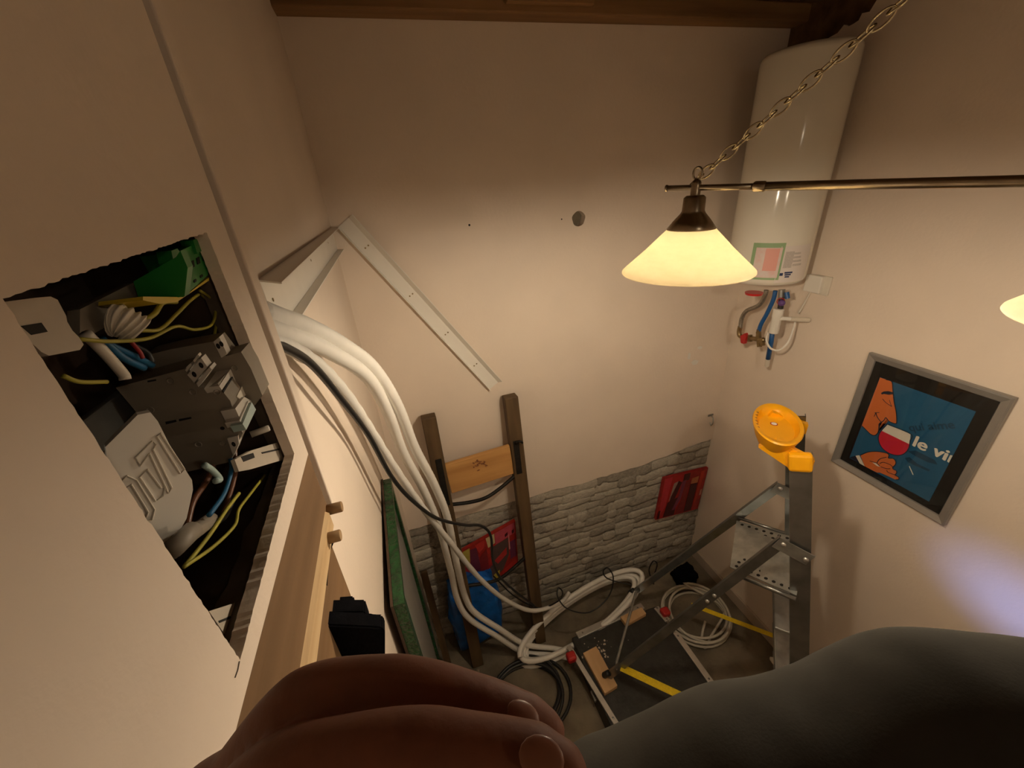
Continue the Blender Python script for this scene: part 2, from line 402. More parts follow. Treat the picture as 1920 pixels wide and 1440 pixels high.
# DIN rail and breakers, side on
obj('din_rail', box((-.052, .40, 3.345), (.008, .29, .035), .002), M['galv'], ep)
br1 = obj('breaker', prism(py_([(217, 727), (345, 692), (360, 712), (372, 724), (386, 728), (408, 719), (420, 737), (432, 752), (443, 790), (455, 812), (440, 845), (432, 866), (350, 885), (270, 790)], .45), (0, .036, 0)), M['modgrey'], ep)
br2 = obj('breaker', prism(py_([(268, 668), (320, 655), (402, 640), (424, 668), (452, 660), (470, 690), (492, 742), (470, 770), (400, 740), (300, 740)], .489), (0, .034, 0)), M['modgrey'], ep)
for b_, y_, pts in ((br1, .4497, [(320, 714), (362, 735), (407, 735), (282, 768), (372, 833), (418, 831)]), (br2, .4887, [(385, 676), (440, 690)])):
    for (a, c_) in pts:
        c = P(a, c_, y=y_)
        o = obj('rivet', lathe([(.0022, 0), (.0031, -.0007), (.0034, 0)], c, 12, axis=(0, 1, 0)), M['modgrey'], b_)
for pts in ([(310, 791), (330, 787), (331, 791), (311, 796)], [(335, 786), (358, 782), (359, 785), (336, 790)], [(276, 714), (292, 711), (293, 714), (277, 717)]):
    obj('printed_mark', prism(py_(pts, .4497), (0, .0008, 0)), M['darkslot'], br1)
obj('pin_hole', lathe([(.0001, 0), (.0022, 0)], P(417, 803, y=.4496), 10, axis=(0, 1, 0)), M['darkslot'], br1)
# white terminal blocks with screw slots
def terminal(quad, slots, y, th=.012):
    t = obj('terminal', prism(py_(quad, y), (0, th, 0)), M['modlight'], ep)
    for q in slots:
        c = P(*q, y=y-.0004); u_ = (P(quad[1][0], quad[1][1], y=y)-P(quad[0][0], quad[0][1], y=y)).normalized()
        bq = lathe([(.0001, 0), (.0019, 0)], (0, 0, 0), 10, axis=(0, 1, 0))
        bmesh.ops.scale(bq, vec=V3((1, 1, 1.7)), verts=bq.verts)
        bmesh.ops.translate(bq, vec=c, verts=bq.verts)
        obj('screw_slot', bq, M['darkslot'], t)
    return t
terminal([(351, 703), (377, 671), (389, 688), (364, 718)], [(364, 702), (377, 685)], .446)
terminal([(347, 694), (357, 681), (360, 685), (350, 698)], [], .447, .006)
terminal([(362, 676), (371, 664), (374, 668), (365, 680)], [], .447, .006)
terminal([(368, 719), (393, 688), (397, 693), (372, 726)], [], .445, .014)
terminal([(400, 641), (411, 632), (426, 664), (415, 671)], [(409, 649), (415, 645)], .486)
terminal([(426, 822), (446, 817), (448, 832), (438, 856), (434, 846)], [(438, 833)], .447, .010)
# toggles and front pieces
def front(quad, x, m, name='front_piece', th=.014):
    return obj(name, prism(px_(quad, x), (-th, 0, 0)), m, ep)
front([(411, 724), (432, 692), (449, 716), (424, 743)], .048, M['modlight'])
front([(418, 733), (436, 706), (437, 708), (420, 736)], .0495, M['darkslot'], 'label_slot', .001)
front([(424, 748), (449, 722), (452, 732), (432, 756)], .045, M['darkslot'], 'recess')
front([(444, 744), (462, 706), (467, 712), (466, 735), (452, 750)], .052, M['offwhite'])
front([(441, 766), (458, 744), (472, 752), (450, 785)], .055, M['modlight'])
tg = front([(455, 795), (472, 754), (480, 768), (462, 806)], .060, M['teal'], 'toggle', .012)
front([(449, 788), (466, 752), (470, 755), (454, 797)], .057, M['modlight'])
tg2 = front([(478, 742), (486, 716), (494, 730), (484, 752)], .052, M['teal'], 'toggle', .012)
front([(470, 726), (478, 700), (486, 714), (478, 740)], .050, M['modlight'])
front([(447, 672), (457, 662), (466, 682), (455, 690)], .046, M['modlight'])
front([(473, 689), (480, 678), (488, 690), (478, 702)], .045, M['modlight'])
front([(458, 690), (470, 685), (474, 698), (464, 706)], .046, M['darkslot'], 'recess', .01)
obj('indicator_cap', lathe([(.0001, 0), (.0042, 0), (.0042, .02), (.0035, .022), (.0001, .022)], P(470, 815, x=.030), 14, axis=(.9, .4, 0)), M['offwhite'], ep, True)
# white contactor housing with moulded outlines, nearest piece
def tl(a, b_, k=0.0):
    n_ = V3((.70, -.71, 0)); v = ray(a, b_); p0 = V3((.040, .352, 3.35))+n_*k
    return CAM+v*(n_.dot(p0-CAM)/n_.dot(v))
cov = obj('white_housing', prism([tl(*q) for q in [(198, 838), (258, 778), (282, 773), (296, 790), (320, 838), (360, 900), (362, 918), (350, 972), (318, 1030), (250, 1000), (205, 900)]], (-.004, .006, 0)), M['whitepl'], ep)
def rib(pts, y, closed=True, r=.0007):
    pp = [tl(a, c_, .0006) for a, c_ in pts]
    obj('moulded_rib', tube(pp, r, 6, closed=closed, cap=not closed), M['offwhite'], cov)
rib([(255, 858), (286, 827), (293, 833), (287, 843), (322, 915), (316, 925), (280, 850), (263, 874)], .3515)
rib([(294, 818), (301, 812), (346, 880), (338, 888)], .3515)
rib([(262, 895), (276, 880), (302, 915), (310, 912), (306, 930), (292, 940)], .3515)
rib([(228, 903), (238, 892), (256, 900), (290, 955), (285, 975), (275, 978)], .3515, False)
rib([(236, 916), (246, 908), (278, 960), (274, 970)], .3515, False)
# mounting ears
def ear(pts, slot, x):
    e = obj('mounting_ear', prism(px_(pts, x), (-.004, 0, 0)), M['earpl'], ep)
    for s in slot: obj('ear_slot', prism(px_(s, x+.0004), (-.001, 0, 0)), M['darkslot'], e)
ear([(8, 566), (70, 558), (95, 556), (108, 562), (124, 592), (126, 603), (136, 620), (148, 632), (157, 646), (150, 656), (92, 667), (78, 660), (45, 630)], [[(40, 611), (78, 605), (90, 622), (60, 628)]], .046)
ear([(440, 862), (470, 845), (530, 827), (548, 850), (545, 858), (470, 880), (448, 884)], [[(452, 856), (475, 849), (478, 858), (457, 866)], [(490, 848), (535, 838), (536, 841), (492, 851)]], .043)
ear([(392, 1146), (448, 1128), (460, 1134), (472, 1158), (470, 1172), (420, 1188)], [[(410, 1164), (432, 1155), (434, 1159), (412, 1168)]], .040)
# earth terminal
gt = obj('earth_terminal', prism(py_([(250, 528), (330, 482), (338, 470), (352, 502), (346, 556), (262, 566)], .448), (0, .012, 0)), M['greent'], ep)
obj('terminal_front', prism(px_([(330, 474), (378, 452), (390, 505), (390, 516), (344, 557), (346, 505)], .047), (-.03, 0, 0)), M['greent'], gt)
obj('terminal_clip', prism(px_([(321, 470), (333, 466), (345, 485), (347, 505), (336, 508), (326, 492)], .052), (-.012, 0, 0)), M['greent'], gt)
obj('terminal_clip', prism(px_([(362, 450), (373, 447), (379, 470), (370, 476)], .050), (-.012, 0, 0)), M['greent'], gt)
for i in range(4):
    a = 348+i*10.5; c_ = 497-i*6.5
    obj('terminal_slot', prism(px_([(a, c_), (a+5, c_-3), (a+7, c_+9), (a+2, c_+12)], .0478), (-.001, 0, 0)), M['darkslot'], gt)
for i in range(3):
    a = 352+i*12; c_ = 535-i*9
    obj('terminal_slot', prism(px_([(a, c_), (a+4, c_-3), (a+5, c_+1), (a+1, c_+4)], .0478), (-.001, 0, 0)), M['darkslot'], gt)
obj('terminal_base', prism(px_([(268, 556), (344, 557), (392, 520), (392, 526), (332, 566), (300, 570), (268, 563)], .0465), (-.03, 0, 0)), M['yellowt'], gt)
obj('earth_rail', prism(px_([(150, 580), (250, 530), (262, 566), (240, 590), (150, 640)], .012), (-.008, 0, 0)), M['modgrey'], ep)
# corrugated stub and wires
cp = catmull([P(212, 600, x=.020), P(232, 604, x=.026), P(262, 622, x=.032)], 30)
obj('conduit_stub', tube(cp, .012, 14, rf=lambda i, n: .0125+.0013*math.sin(i*2*PI/9.0)), M['offwhite'], ep, True)
def wire(pts, x, m, r=.0016):
    if not isinstance(x, (list, tuple)): x = [x]*len(pts)
    obj('wire', tube(catmull([P(a, b_, x=xx) for (a, b_), xx in zip(pts, x)], 8), r, 8), m, ep, True)
wire([(150, 636), (210, 640), (280, 634), (330, 612), (365, 618), (395, 610), (404, 585), (395, 560), (375, 545)], [.03, .03, .032, .034, .034, .034, .034, .034, .035], M['wirey'])
wire([(265, 620), (300, 617), (330, 590), (355, 565), (372, 552)], .036, M['wirey'])
wire([(268, 602), (290, 588), (305, 568), (330, 566)], .034, M['wirey'], .0022)
wire([(378, 552), (398, 575), (405, 605), (400, 640)], .028, M['wirey'])
wire([(118, 705), (150, 716), (200, 716)], .022, M['wirey'])
wire([(160, 625), (195, 660), (230, 700), (235, 712)], .018, M['offwhite'], .004)
wire([(190, 635), (230, 670), (270, 690)], .012, M['wireb'], .003)
wire([(200, 645), (245, 665), (285, 685)], .006, M['wireb'], .003)
wire([(245, 640), (262, 660), (268, 672)], .012, M['wirer'], .0018)
wire([(250, 648), (275, 662), (285, 680)], .004, M['black'], .003)
wire([(383, 872), (398, 882), (412, 898), (404, 902)], .030, M['teal'], .0032)
wire([(432, 860), (434, 880), (420, 925), (392, 966)], .032, M['wireb'], .0024)
wire([(440, 845), (440, 890), (420, 960)], .022, M['wirebr'], .0028)
wire([(400, 875), (385, 905), (362, 940), (350, 985)], .018, M['wirebr'], .003)
wire([(497, 890), (470, 925), (448, 955), (440, 985), (400, 1025), (345, 1063)], [.024, .028, .032, .034, .034, .034], M['wirey'], .0017)
wire([(448, 925), (425, 955), (395, 1000), (360, 1045), (346, 1062)], .030, M['wirey'], .0019)
wire([(440, 930), (420, 970), (390, 985)], .018, M['black'], .003)
gl = obj('cable_gland', tube([P(395, 975, x=.02), P(345, 1010, x=.03), P(320, 1035, x=.03)], .007, 12), M['modgrey'], ep, True)
gl = obj('cable_gland', tube([P(360, 995, x=.035), P(325, 1028, x=.038)], .008, 12), M['modgrey'], ep, True)

# ================================================================== CABLE TRUNKING
tr = thing('cable_trunking', 'open white cable trunking running along the left wall', 'cable trunking', (0, 1.6, 3.30), 'white cable trunking')
y0, y1 = .86, 2.285
obj('trunking_base', box((.003, (y0+y1)/2, 3.348), (.005, y1-y0, .104), .001), M['whitepl'], tr)
obj('trunking_flange', prism([(0.001, y0, 3.401), (0.054, .80, 3.401), (0.040, y1, 3.401), (0.001, y1, 3.401)], (0, 0, -.003)), M['whitepl'], tr)
obj('trunking_flange', prism([(0.001, y0+.08, 3.295), (0.032, .965, 3.295), (0.036, y1, 3.295), (0.001, y1, 3.295)], (0, 0, .003)), M['whitepl'], tr)
for px, py in ((512, 562), (583, 488), (615, 455)):
    c = P(px, py, x=.006); obj('screw', lathe([(.0001, .0015), (.0035, .001), (.004, 0)], c, 10, axis=(1, 0, 0)), M['brass'], tr)
tr2 = thing('cable_trunking', 'open white cable trunking slanting down the back wall', 'cable trunking', (.70, DY, 2.35), 'white cable trunking')
a1, a2 = P(648, 413, y=DY), P(929, 720, y=DY)
dv = (a2-a1).normalized(); sv = V3((0, -1, 0)).cross(dv).normalized()   # across the strip
hw = .048
def tq(o1, y1, o2, y2, th):        # long strip between two offsets across the trunking
    q = [a1+sv*o1+V3((0, y1, 0)), a2+sv*o1+V3((0, y1, 0)), a2+sv*o2+V3((0, y2, 0)), a1+sv*o2+V3((0, y2, 0))]
    return prism(q, th)
rs = 1 if sv.x > 0 else -1           # side towards the room's right
obj('trunking_base', tq(-rs*.047, -.005, rs*.020, -.005, (0, .004, 0)), M['whitepl'], tr2)
obj('trunking_flange', tq(rs*.020, -.005, rs*.045, -.034, sv*rs*.003), M['whitepl'], tr2)
obj('trunking_flange', tq(-rs*.047, -.001, -rs*.049, -.032, sv*-rs*.003), M['whitepl'], tr2)
for t in (.12, .38, .62, .84):
    for s in (-.45, -.02):
        c = a1.lerp(a2, t)+sv*s*hw; obj('screw', lathe([(.0001, .0015), (.004, .001), (.0045, 0)], c+V3((0, -.0055, 0)), 10, axis=(0, -1, 0)), M['brass'], tr2)

# ================================================================== CONDUITS AND CABLES
def cable(name, label, cat, pts, r, m, seg=12, n=14, ribs=None, group=None, caps=True):
    cp = []
    for a, b_, yy in pts:
        p = P(a, b_, y=yy)
        if p.x < r*1.08+.003: p = P(a, b_, x=r*1.08+.003)
        if p.z < r*1.08+.002: p = P(a, b_, z=r*1.08+.002)
        cp.append(p)
    path = catmull(cp, n)
    if ribs:
        fine = []
        for i in range(len(path)-1):
            for k in range(6): fine.append(path[i].lerp(path[i+1], k/6))
        path = fine
        L = sum((path[i+1]-path[i]).length for i in range(len(path)-1)); per = ribs/(L/len(path))
        rf = lambda i, n_: r*(1+(.13 if r < .018 else .05)*math.sin(i*2*PI/per))
        o = obj(name, tube(path, r, seg, rf=rf), m, None, True)
    else: o = obj(name, tube(path, r, seg), m, None, True)
    return tag(o, label, cat, group)
G = 'white conduits dropping from the electrical panel'
cable('conduit', 'upper thick white conduit of the pair arching from behind the boarding', 'conduit',
      [(488, 585, .74), (525, 597, .86), (575, 612, .97), (640, 645, 1.10), (700, 690, 1.22), (745, 760, 1.36), (778, 840, 1.52), (815, 910, 1.66), (840, 975, 1.76), (857, 1060, 1.86), (872, 1118, 1.92), (890, 1148, 1.93), (935, 1178, 1.93), (985, 1208, 1.93), (1040, 1216, 1.92), (1085, 1226, 1.86)], .0205, M['conduit'], ribs=.006, group=G)
cable('conduit', 'lower thick white conduit of the pair bending sharply near the blue bag', 'conduit',
      [(490, 612, .74), (520, 622, .84), (560, 634, .93), (620, 660, 1.04), (690, 708, 1.19), (728, 775, 1.34), (757, 850, 1.50), (795, 920, 1.64), (822, 985, 1.74), (845, 1070, 1.85), (858, 1125, 1.91), (880, 1160, 1.92), (930, 1192, 1.92), (980, 1222, 1.92), (1030, 1228, 1.90), (1080, 1236, 1.84)], .0195, M['conduit'], ribs=.006, group=G)
cable('conduit', 'ribbed white conduit crossing below the pair into the floor coil', 'conduit',
      [(500, 636, .72), (545, 652, .83), (605, 692, .95), (655, 748, 1.08), (700, 815, 1.22), (745, 885, 1.36), (795, 955, 1.52), (845, 1018, 1.66), (900, 1085, 1.80), (950, 1126, 1.88), (1000, 1145, 1.93), (1050, 1130, 1.97), (1068, 1110, 1.99)], .0150, M['greyconduit'], ribs=.0075, group=G)
cable('black_cable', 'black cable sagging from behind the boarding past the ladder', 'cable',
      [(495, 640, .69), (535, 652, .76), (585, 684, .85), (636, 744, .97), (690, 815, 1.16), (735, 895, 1.30), (775, 940, 1.42), (820, 972, 1.56), (870, 984, 1.68), (902, 986, 1.76), (920, 1005, 1.82), (924, 1050, 1.86), (936, 1080, 1.90), (965, 1108, 1.94), (1002, 1136, 1.98)], .0085, M['black'])
# white conduit coil standing against the stone wall
def coil(name, label, cen, ax1, ax2, turns, r, m, wob, seed, tail=None, n=40):
    rnd = random.Random(seed); pts = []
    nrm = ax1.cross(ax2).normalized()
    ph = [rnd.uniform(0, 6.28) for _ in range(4)]
    for i in range(int(turns*n)+1):
        a = 2*PI*i/n; k = i/(turns*n)
        s = 1 + wob*math.sin(a*.37+ph[0]) + wob*.6*math.sin(a*1.31+ph[1])
        p = cen + ax1*math.cos(a)*s + ax2*math.sin(a)*s + nrm*(r*1.9*((k-.5)*turns*.7+.8*math.sin(a*.53+ph[2])))
        pts.append(p)
    if tail: pts += catmull([pts[-1]]+tail, 10)[1:]
    return obj(name, tube(pts, r, 10), m, None, True)
cl_, cr_, ct_, cf_ = P(992, 1200, z=.10), P(1200, 1112, z=.22), P(1135, 1084, y=2.16), P(1030, 1240, z=.05)
co = coil('conduit_coil', '', (cl_+cr_+ct_+cf_)/4, (cr_-cl_)/2*.94, (ct_-cf_)/2*.9, 5.6, .021, M['conduit'], .05, 3)
tag(co, 'coil of thick white conduit leaning on the stone wall beside the black case', 'conduit coil')
gc = coil('cable_coil', '', P(1305, 1150, z=.05), V3((.26, .02, 0)), V3((-.02, .25, 0)), 6.2, .0105, M['greycable'], .10, 8,
          [P(1345, 1130, z=.05), P(1358, 1150, z=.04), P(1335, 1190, z=.03), P(1322, 1215, z=.02), P(1316, 1195, z=.02), P(1322, 1165, z=.04)])
tag(gc, 'tangled coil of grey cable on the floor beside the right skirting', 'cable coil')
pth = [P(925, 1080, y=1.93), P(965, 1118, y=1.97), P(1010, 1140, y=1.98), P(1045, 1128, y=1.93), P(1055, 1112, y=1.9), P(1047, 1102, y=1.9), P(1046, 1120, y=1.85), P(1065, 1142, y=1.8), P(1105, 1148, y=1.8), P(1140, 1120, y=1.83), P(1150, 1085, y=1.86), P(1140, 1065, y=1.9), P(1131, 1072, y=1.92), P(1140, 1085, y=1.93), P(1175, 1095, y=2.0), P(1205, 1098, y=2.05), P(1222, 1085, y=2.1), P(1232, 1060, y=2.1), P(1225, 1052, y=2.1), P(1217, 1070, y=2.12), P(1226, 1095, y=2.1)]
tag(obj('thin_cable', tube(catmull(pth, 10), .0055, 8), M['black'], None, True), 'thin black cable looping over the white conduit coil', 'cable')
dk = coil('dark_cable_coil', '', V3((.62, 1.62, .05)), V3((.28, .0, 0)), V3((0, .24, 0)), 4.2, .012, M['black'], .12, 12)
tag(dk, 'dark coil of cable lying at the foot of the wooden ladder', 'cable coil')

# ================================================================== OLD WOODEN LADDER
wl = thing('wooden_ladder', 'old dark wooden ladder leaning on the back wall with one pine rung', 'ladder', (.57, 2.0, 0))
def rail_pt(xb, xt, z): 
    t = z/2.28; return V3((xb+(xt-xb)*t, 2.0+.235*t, z))
for xb, xt, zt in ((.303, .290, 2.27), (.855, .832, 2.29)):
    ra_ = obj('rail', span(rail_pt(xb, xt, 0.0), rail_pt(xb, xt, zt), .08, .092, (0, 1, 0), .006), M['oldwood'], wl)
    s = 1 if xb < .5 else -1
    f = V3((0, -.043, 0)); c = rail_pt(xb, xt, 1.98)+f+V3((s*.008, 0, 0)); c2 = rail_pt(xb, xt, 1.62 if s > 0 else 1.72)+f+V3((s*.008, 0, 0))
    st_ = obj('iron_strap', span(c, c2, .040, .008, (1, 0, 0), .002), M['iron'], ra_)
    hk = catmull([c+V3((0, -.004, -.02)), c+V3((s*0.0, -.03, .01)), c+V3((.02, -.045, .02)), c+V3((.035, -.04, .0))], 6)
    if s < 0: obj('iron_hook', tube(hk, .008, 8), M['iron'], ra_, True)
ra1, rb1 = rail_pt(.303, .290, 1.80), rail_pt(.855, .832, 1.83)
rg = obj('rung', span(ra1+V3((.046, -.012, 0)), rb1+V3((-.046, -.012, 0)), .235, .03, (0, .05, 1), .004), M['pine'], wl)
rg['label'] = 'orange pine board with a burnt stamp'
rnd = random.Random(4); cen = (ra1+rb1)/2 + V3((.0, -.0285, .045))
sb = None
for i in range(26):
    a = rnd.uniform(0, 6.28); r_ = rnd.uniform(.01, .05)
    p = cen+V3((math.cos(a)*r_*1.1, -.0002*i*0, math.sin(a)*r_*.9)); p.y = cen.y + (p.z-cen.z)*.1 - .001
    sb = box(p, (rnd.uniform(.005, .018), .0012, rnd.uniform(.003, .009)), 0, Matrix.Rotation(rnd.uniform(0, 3), 3, 'Y'), sb)
obj('burnt_stamp', sb, M['mark'], rg)['kind'] = 'stuff'
for zl, sag in ((1.60, .05), (.86, .06)):
    a, c = rail_pt(.303, .290, zl)+V3((.03, -.02, 0)), rail_pt(.855, .832, zl+.10)+V3((-.03, -.02, 0))
    md = (a+c)/2+V3((0, -.03, -sag))
    obj('iron_rod', tube(catmull([a, a.lerp(md, .55)+V3((0, 0, -.012)), md, c.lerp(md, .55)+V3((0, 0, -.012)), c], 8), .0125, 10), M['iron'], wl, True)

# ================================================================== GREEN GLAZED DOOR
gd = thing('glazed_door', 'green framed glazed door leaning against the left wall', 'door', (.05, 1.30, 0))
YA, YB, ZT = .965, 1.66, 2.295
def dx(z, y): return .088 - .018*z/ZT - .022*(y-.965)/.695      # leans towards the wall, near edge a little further out
def door_piece(name, ya, yb, z0, z1, th=.036, m='greenp', dxo=0.0):
    pts = [(dx(z0, ya)+dxo, ya, z0), (dx(z0, yb)+dxo, yb, z0), (dx(z1, yb)+dxo, yb, z1), (dx(z1, ya)+dxo, ya, z1)]
    return obj(name, prism(pts, (-th, 0, 0)), M[m], gd)
door_piece('stile', YA, YA+.05, .0, ZT); door_piece('stile', YB-.05, YB, .0, ZT)
door_piece('rail', YA+.05, YB-.05, .0, .12); door_piece('rail', YA+.05, YB-.05, ZT-.03, ZT)
door_piece('pane', YA+.05, YB-.05, .12, ZT-.03, .006, 'doorglass', -.014)
door_piece('back_board', YA-.004, YB+.004, .0, ZT+.004, .009, 'brownback', -.0365)
tag(obj('wooden_batten', span((.075, 1.99, 0), (.045, 2.17, 1.02), .05, .022, (1, 0, 0), .002), M['oldwood']), 'narrow dark wooden batten beside the green door', 'batten')

# ================================================================== BLUE BAG, CANVASES, HOOK
def crumple(name, cen, size, m, seed, label, cat, amp=.10, sub=7, taper=0.0):
    b = bmesh.new(); bmesh.ops.create_cube(b, size=1.0)
    bmesh.ops.subdivide_edges(b, edges=b.edges[:], cuts=sub, use_grid_fill=True)
    for v in b.verts:
        d = v.co.copy(); s = d.normalized()*.6
        c = d.lerp(s, .35)
        q = c*3.0+V3((seed*3.7, 0, 0))
        c += V3((noise.noise(q), noise.noise(q+V3((9, 0, 0))), noise.noise(q+V3((0, 9, 0)))))*amp
        c += V3((noise.noise(q*2.4), noise.noise(q*2.4+V3((9, 0, 0))), 0))*amp*.4
        k = 1-taper*(c.z+.5)
        v.co = V3((c.x*size[0]*k, c.y*size[1]*k, c.z*size[2]))+V3(cen)
    zmin = min(v.co.z for v in b.verts)
    return tag(obj(name, b, m, None, True), label, cat)
crumple('plastic_bag', (.37, 2.175, .42), (.40, .16, .74), M['bluebag'], 2, 'crumpled blue plastic bag standing behind the wooden ladder', 'bag', .08, 8, .05)
crumple('black_bin_bag', (2.37, 2.06, .065), (.20, .16, .13), M['blackcloth'], 5, 'small crumpled black bag in the corner behind the grey cable coil', 'bag', .18, 6)

def paint_mat(name, strips, axis, base):
    """abstract brush strokes: stretched cells coloured through a ramp"""
    m = bpy.data.materials.new(name); m.use_nodes = True; nt = m.node_tree; bs = nt.nodes['Principled BSDF']
    bs.inputs['Roughness'].default_value = .45
    tc = nt.nodes.new('ShaderNodeTexCoord'); mp = nt.nodes.new('ShaderNodeMapping'); mp.inputs['Scale'].default_value = axis
    mp.inputs['Rotation'].default_value = (0, .25, 0)
    vo = nt.nodes.new('ShaderNodeTexVoronoi'); vo.inputs['Scale'].default_value = 9; vo.inputs['Randomness'].default_value = 1
    sp = nt.nodes.new('ShaderNodeSeparateColor'); r = nt.nodes.new('ShaderNodeValToRGB'); r.color_ramp.interpolation = 'CONSTANT'
    nt.links.new(tc.outputs['Object'], mp.inputs[0]); nt.links.new(mp.outputs[0], vo.inputs['Vector'])
    nt.links.new(vo.outputs['Color'], sp.inputs[0]); nt.links.new(sp.outputs[0], r.inputs[0]); nt.links.new(r.outputs[0], bs.inputs['Base Color'])
    els = r.color_ramp.elements
    els[0].position = 0; els[0].color = (*strips[0][1], 1); els[1].position = strips[1][0]; els[1].color = (*strips[1][1], 1)
    for p_, c_ in strips[2:]:
        e = els.new(p_); e.color = (*c_, 1)
    return m
RED = (.42, .012, .014)
def canvas(name, label, corners, back, base, patches):
    """corners TL TR BR BL; patches: (mat colour, polygon in 0..1 canvas coords, x right y down)"""
    c = [V3(p) for p in corners]
    cen = sum(c, V3())/4
    n = (c[1]-c[0]).cross(c[3]-c[0]).normalized()
    if n.dot(CAM-cen) < 0: n = -n
    t = thing(name, label, 'painting', (c[2]+c[3])/2)
    b = prism(c, -n*back); obj('stretched_canvas', b, base, t)
    for i, (col, poly) in enumerate(patches):
        pts = []
        for (u_, v_) in poly:
            p = c[0].lerp(c[1], u_).lerp(c[3].lerp(c[2], u_), v_)
            pts.append(p + n*(.0006+.0003*i))
        mm = mat('paint_patch', col, .45, 0, .12, 30)
        obj('paint_patch', prism(pts, -n*.0005), mm, t)
    return t
YC = 2.27
rc = [P(1245, 897, y=YC), P(1328, 877, y=YC), P(1308, 954, y=YC), P(1229, 975, y=YC)]
dr, dk_, pu, ro, gy = (.38, .012, .012), (.055, .006, .008), (.17, .03, .07), (.48, .03, .045), (.30, .22, .18)
canvas('canvas_painting', 'small red striped abstract canvas hung on the stone wall', rc, .025, mat('red_paint', (.34, .014, .014), .45, 0, .3, 20), [
    (ro, [(.03, .02), (.20, .02), (.17, .7), (.06, .95), (.04, .6)]),
    (dr, [(.20, .04), (.42, .02), (.38, .25), (.30, .95), (.17, .98)]),
    (dk_, [(.46, .02), (.60, .02), (.60, .18), (.46, .2)]),
    (gy, [(.26, .18), (.36, .15), (.30, .45), (.22, .6)]),
    (dk_, [(.36, .14), (.44, .2), (.36, .55), (.24, .70), (.25, .50)]),
    (dk_, [(.20, .62), (.42, .55), (.42, .98), (.16, .98)]),
    (pu, [(.44, .18), (.54, .16), (.50, .60), (.40, .85), (.34, .85), (.44, .5)]),
    ((.20, .012, .014), [(.54, .22), (.64, .2), (.62, .98), (.44, .98), (.52, .6)]),
    (dk_, [(.66, .30), (.82, .30), (.82, .97), (.64, .97)]),
    ((.45, .16, .06), [(.66, .16), (.82, .14), (.82, .29), (.66, .29)]),
    ((.45, .03, .012), [(.84, .04), (.93, .03), (.90, .72), (.84, .9)]),
    ((.5, .2, .14), [(.93, .50), (.98, .48), (.98, .62), (.93, .64)]),
    (dk_, [(.02, .78), (.07, .78), (.07, .97), (.02, .98)])])
YC2 = 2.24
rc2 = [P(866, 1034, y=YC2), P(966, 977, y=YC2), P(972, 1062, y=YC2), P(878, 1122, y=YC2)]
pk = (.55, .08, .12)
canvas('canvas_painting', 'red, pink and yellow abstract canvas behind the wooden ladder', rc2, .03, mat('red_paint_bright', (.42, .022, .016), .45, 0, .3, 20), [
    ((.50, .42, .08), [(.01, .02), (.14, .02), (.12, .30), (.03, .34)]),
    ((.15, .025, .05), [(.14, .06), (.26, .08), (.32, .7), (.24, .85), (.12, .5)]),
    ((.55, .04, .03), [(.24, .03), (.42, .02), (.40, .16), (.30, .22)]),
    ((.62, .52, .28), [(.44, .01), (.60, .01), (.60, .2), (.47, .22)]),
    (pk, [(.61, .01), (.98, .01), (.98, .22), (.61, .24)]),
    ((.10, .06, .055), [(.50, .25), (.84, .24), (.84, .60), (.55, .62)]),
    ((.10, .06, .055), [(.47, .62), (.84, .60), (.70, .86), (.47, .92)]),
    ((.5, .03, .03), [(.56, .55), (.66, .5), (.80, .42), (.80, .56), (.62, .66)]),
    ((.16, .03, .08), [(.86, .35), (.98, .35), (.98, .72), (.86, .72)]),
    ((.62, .30, .30), [(.85, .18), (.865, .18), (.87, .5), (.85, .5)]),
    (dk_, [(.79, .14), (.84, .12), (.84, .18), (.79, .20)]),
    (dk_, [(.92, .14), (.96, .13), (.96, .20), (.92, .21)]),
    ((.22, .015, .012), [(.30, .30), (.44, .2), (.45, .95), (.28, .98)]),
    ((.52, .025, .02), [(.68, .86), (.98, .74), (.98, .96), (.70, .98)]),
    ((.62, .48, .05), [(.50, .84), (.64, .80), (.62, .99), (.50, .99)])])
hp = P(1332, 778, y=DY)
hk = thing('wall_hook', 'small metal hook on the back wall above the stone', 'hook', hp)
obj('hook_plate', box((hp.x, DY-.004, hp.z), (.05, .008, .016), .002), M['galv'], hk)
obj('hook_wire', tube(catmull([(hp.x, DY-.004, hp.z), (hp.x, DY-.03, hp.z-.01), (hp.x-.004, DY-.045, hp.z-.05), (hp.x-.004, DY-.03, hp.z-.085), (hp.x, DY-.01, hp.z-.07)], 8), .0045, 8), M['galv'], hk, True)

# ================================================================== BLACK BAG ON THE BEAM
bg = thing('shoulder_bag', 'black folded bag hanging by a thin strap below the wooden beam', 'bag', (.07, .66, 2.30))
lay = [[(596, 1145), (662, 1140), (668, 1160), (672, 1330), (585, 1330)], [(600, 1150), (684, 1148), (692, 1172), (696, 1340), (590, 1340)], [(604, 1172), (700, 1176), (716, 1178), (722, 1186), (722, 1345), (594, 1345)]]
for k, q in enumerate(lay):
    b = prism([P(a, c_, y=.60-.035*k) for a, c_ in q], (0.0, .030, 0))
    bmesh.ops.bevel(b, geom=[e for e in b.edges], offset=.003, segments=2, affect='EDGES')
    obj('fold', b, M['blackcloth'], bg)
obj('strap', tube(catmull([(XP+.012, .548, 3.036), P(616, 1040, y=.575), P(612, 1090, y=.59), P(609, 1150, y=.60)], 8), .0022, 6), M['blackcloth'], bg)

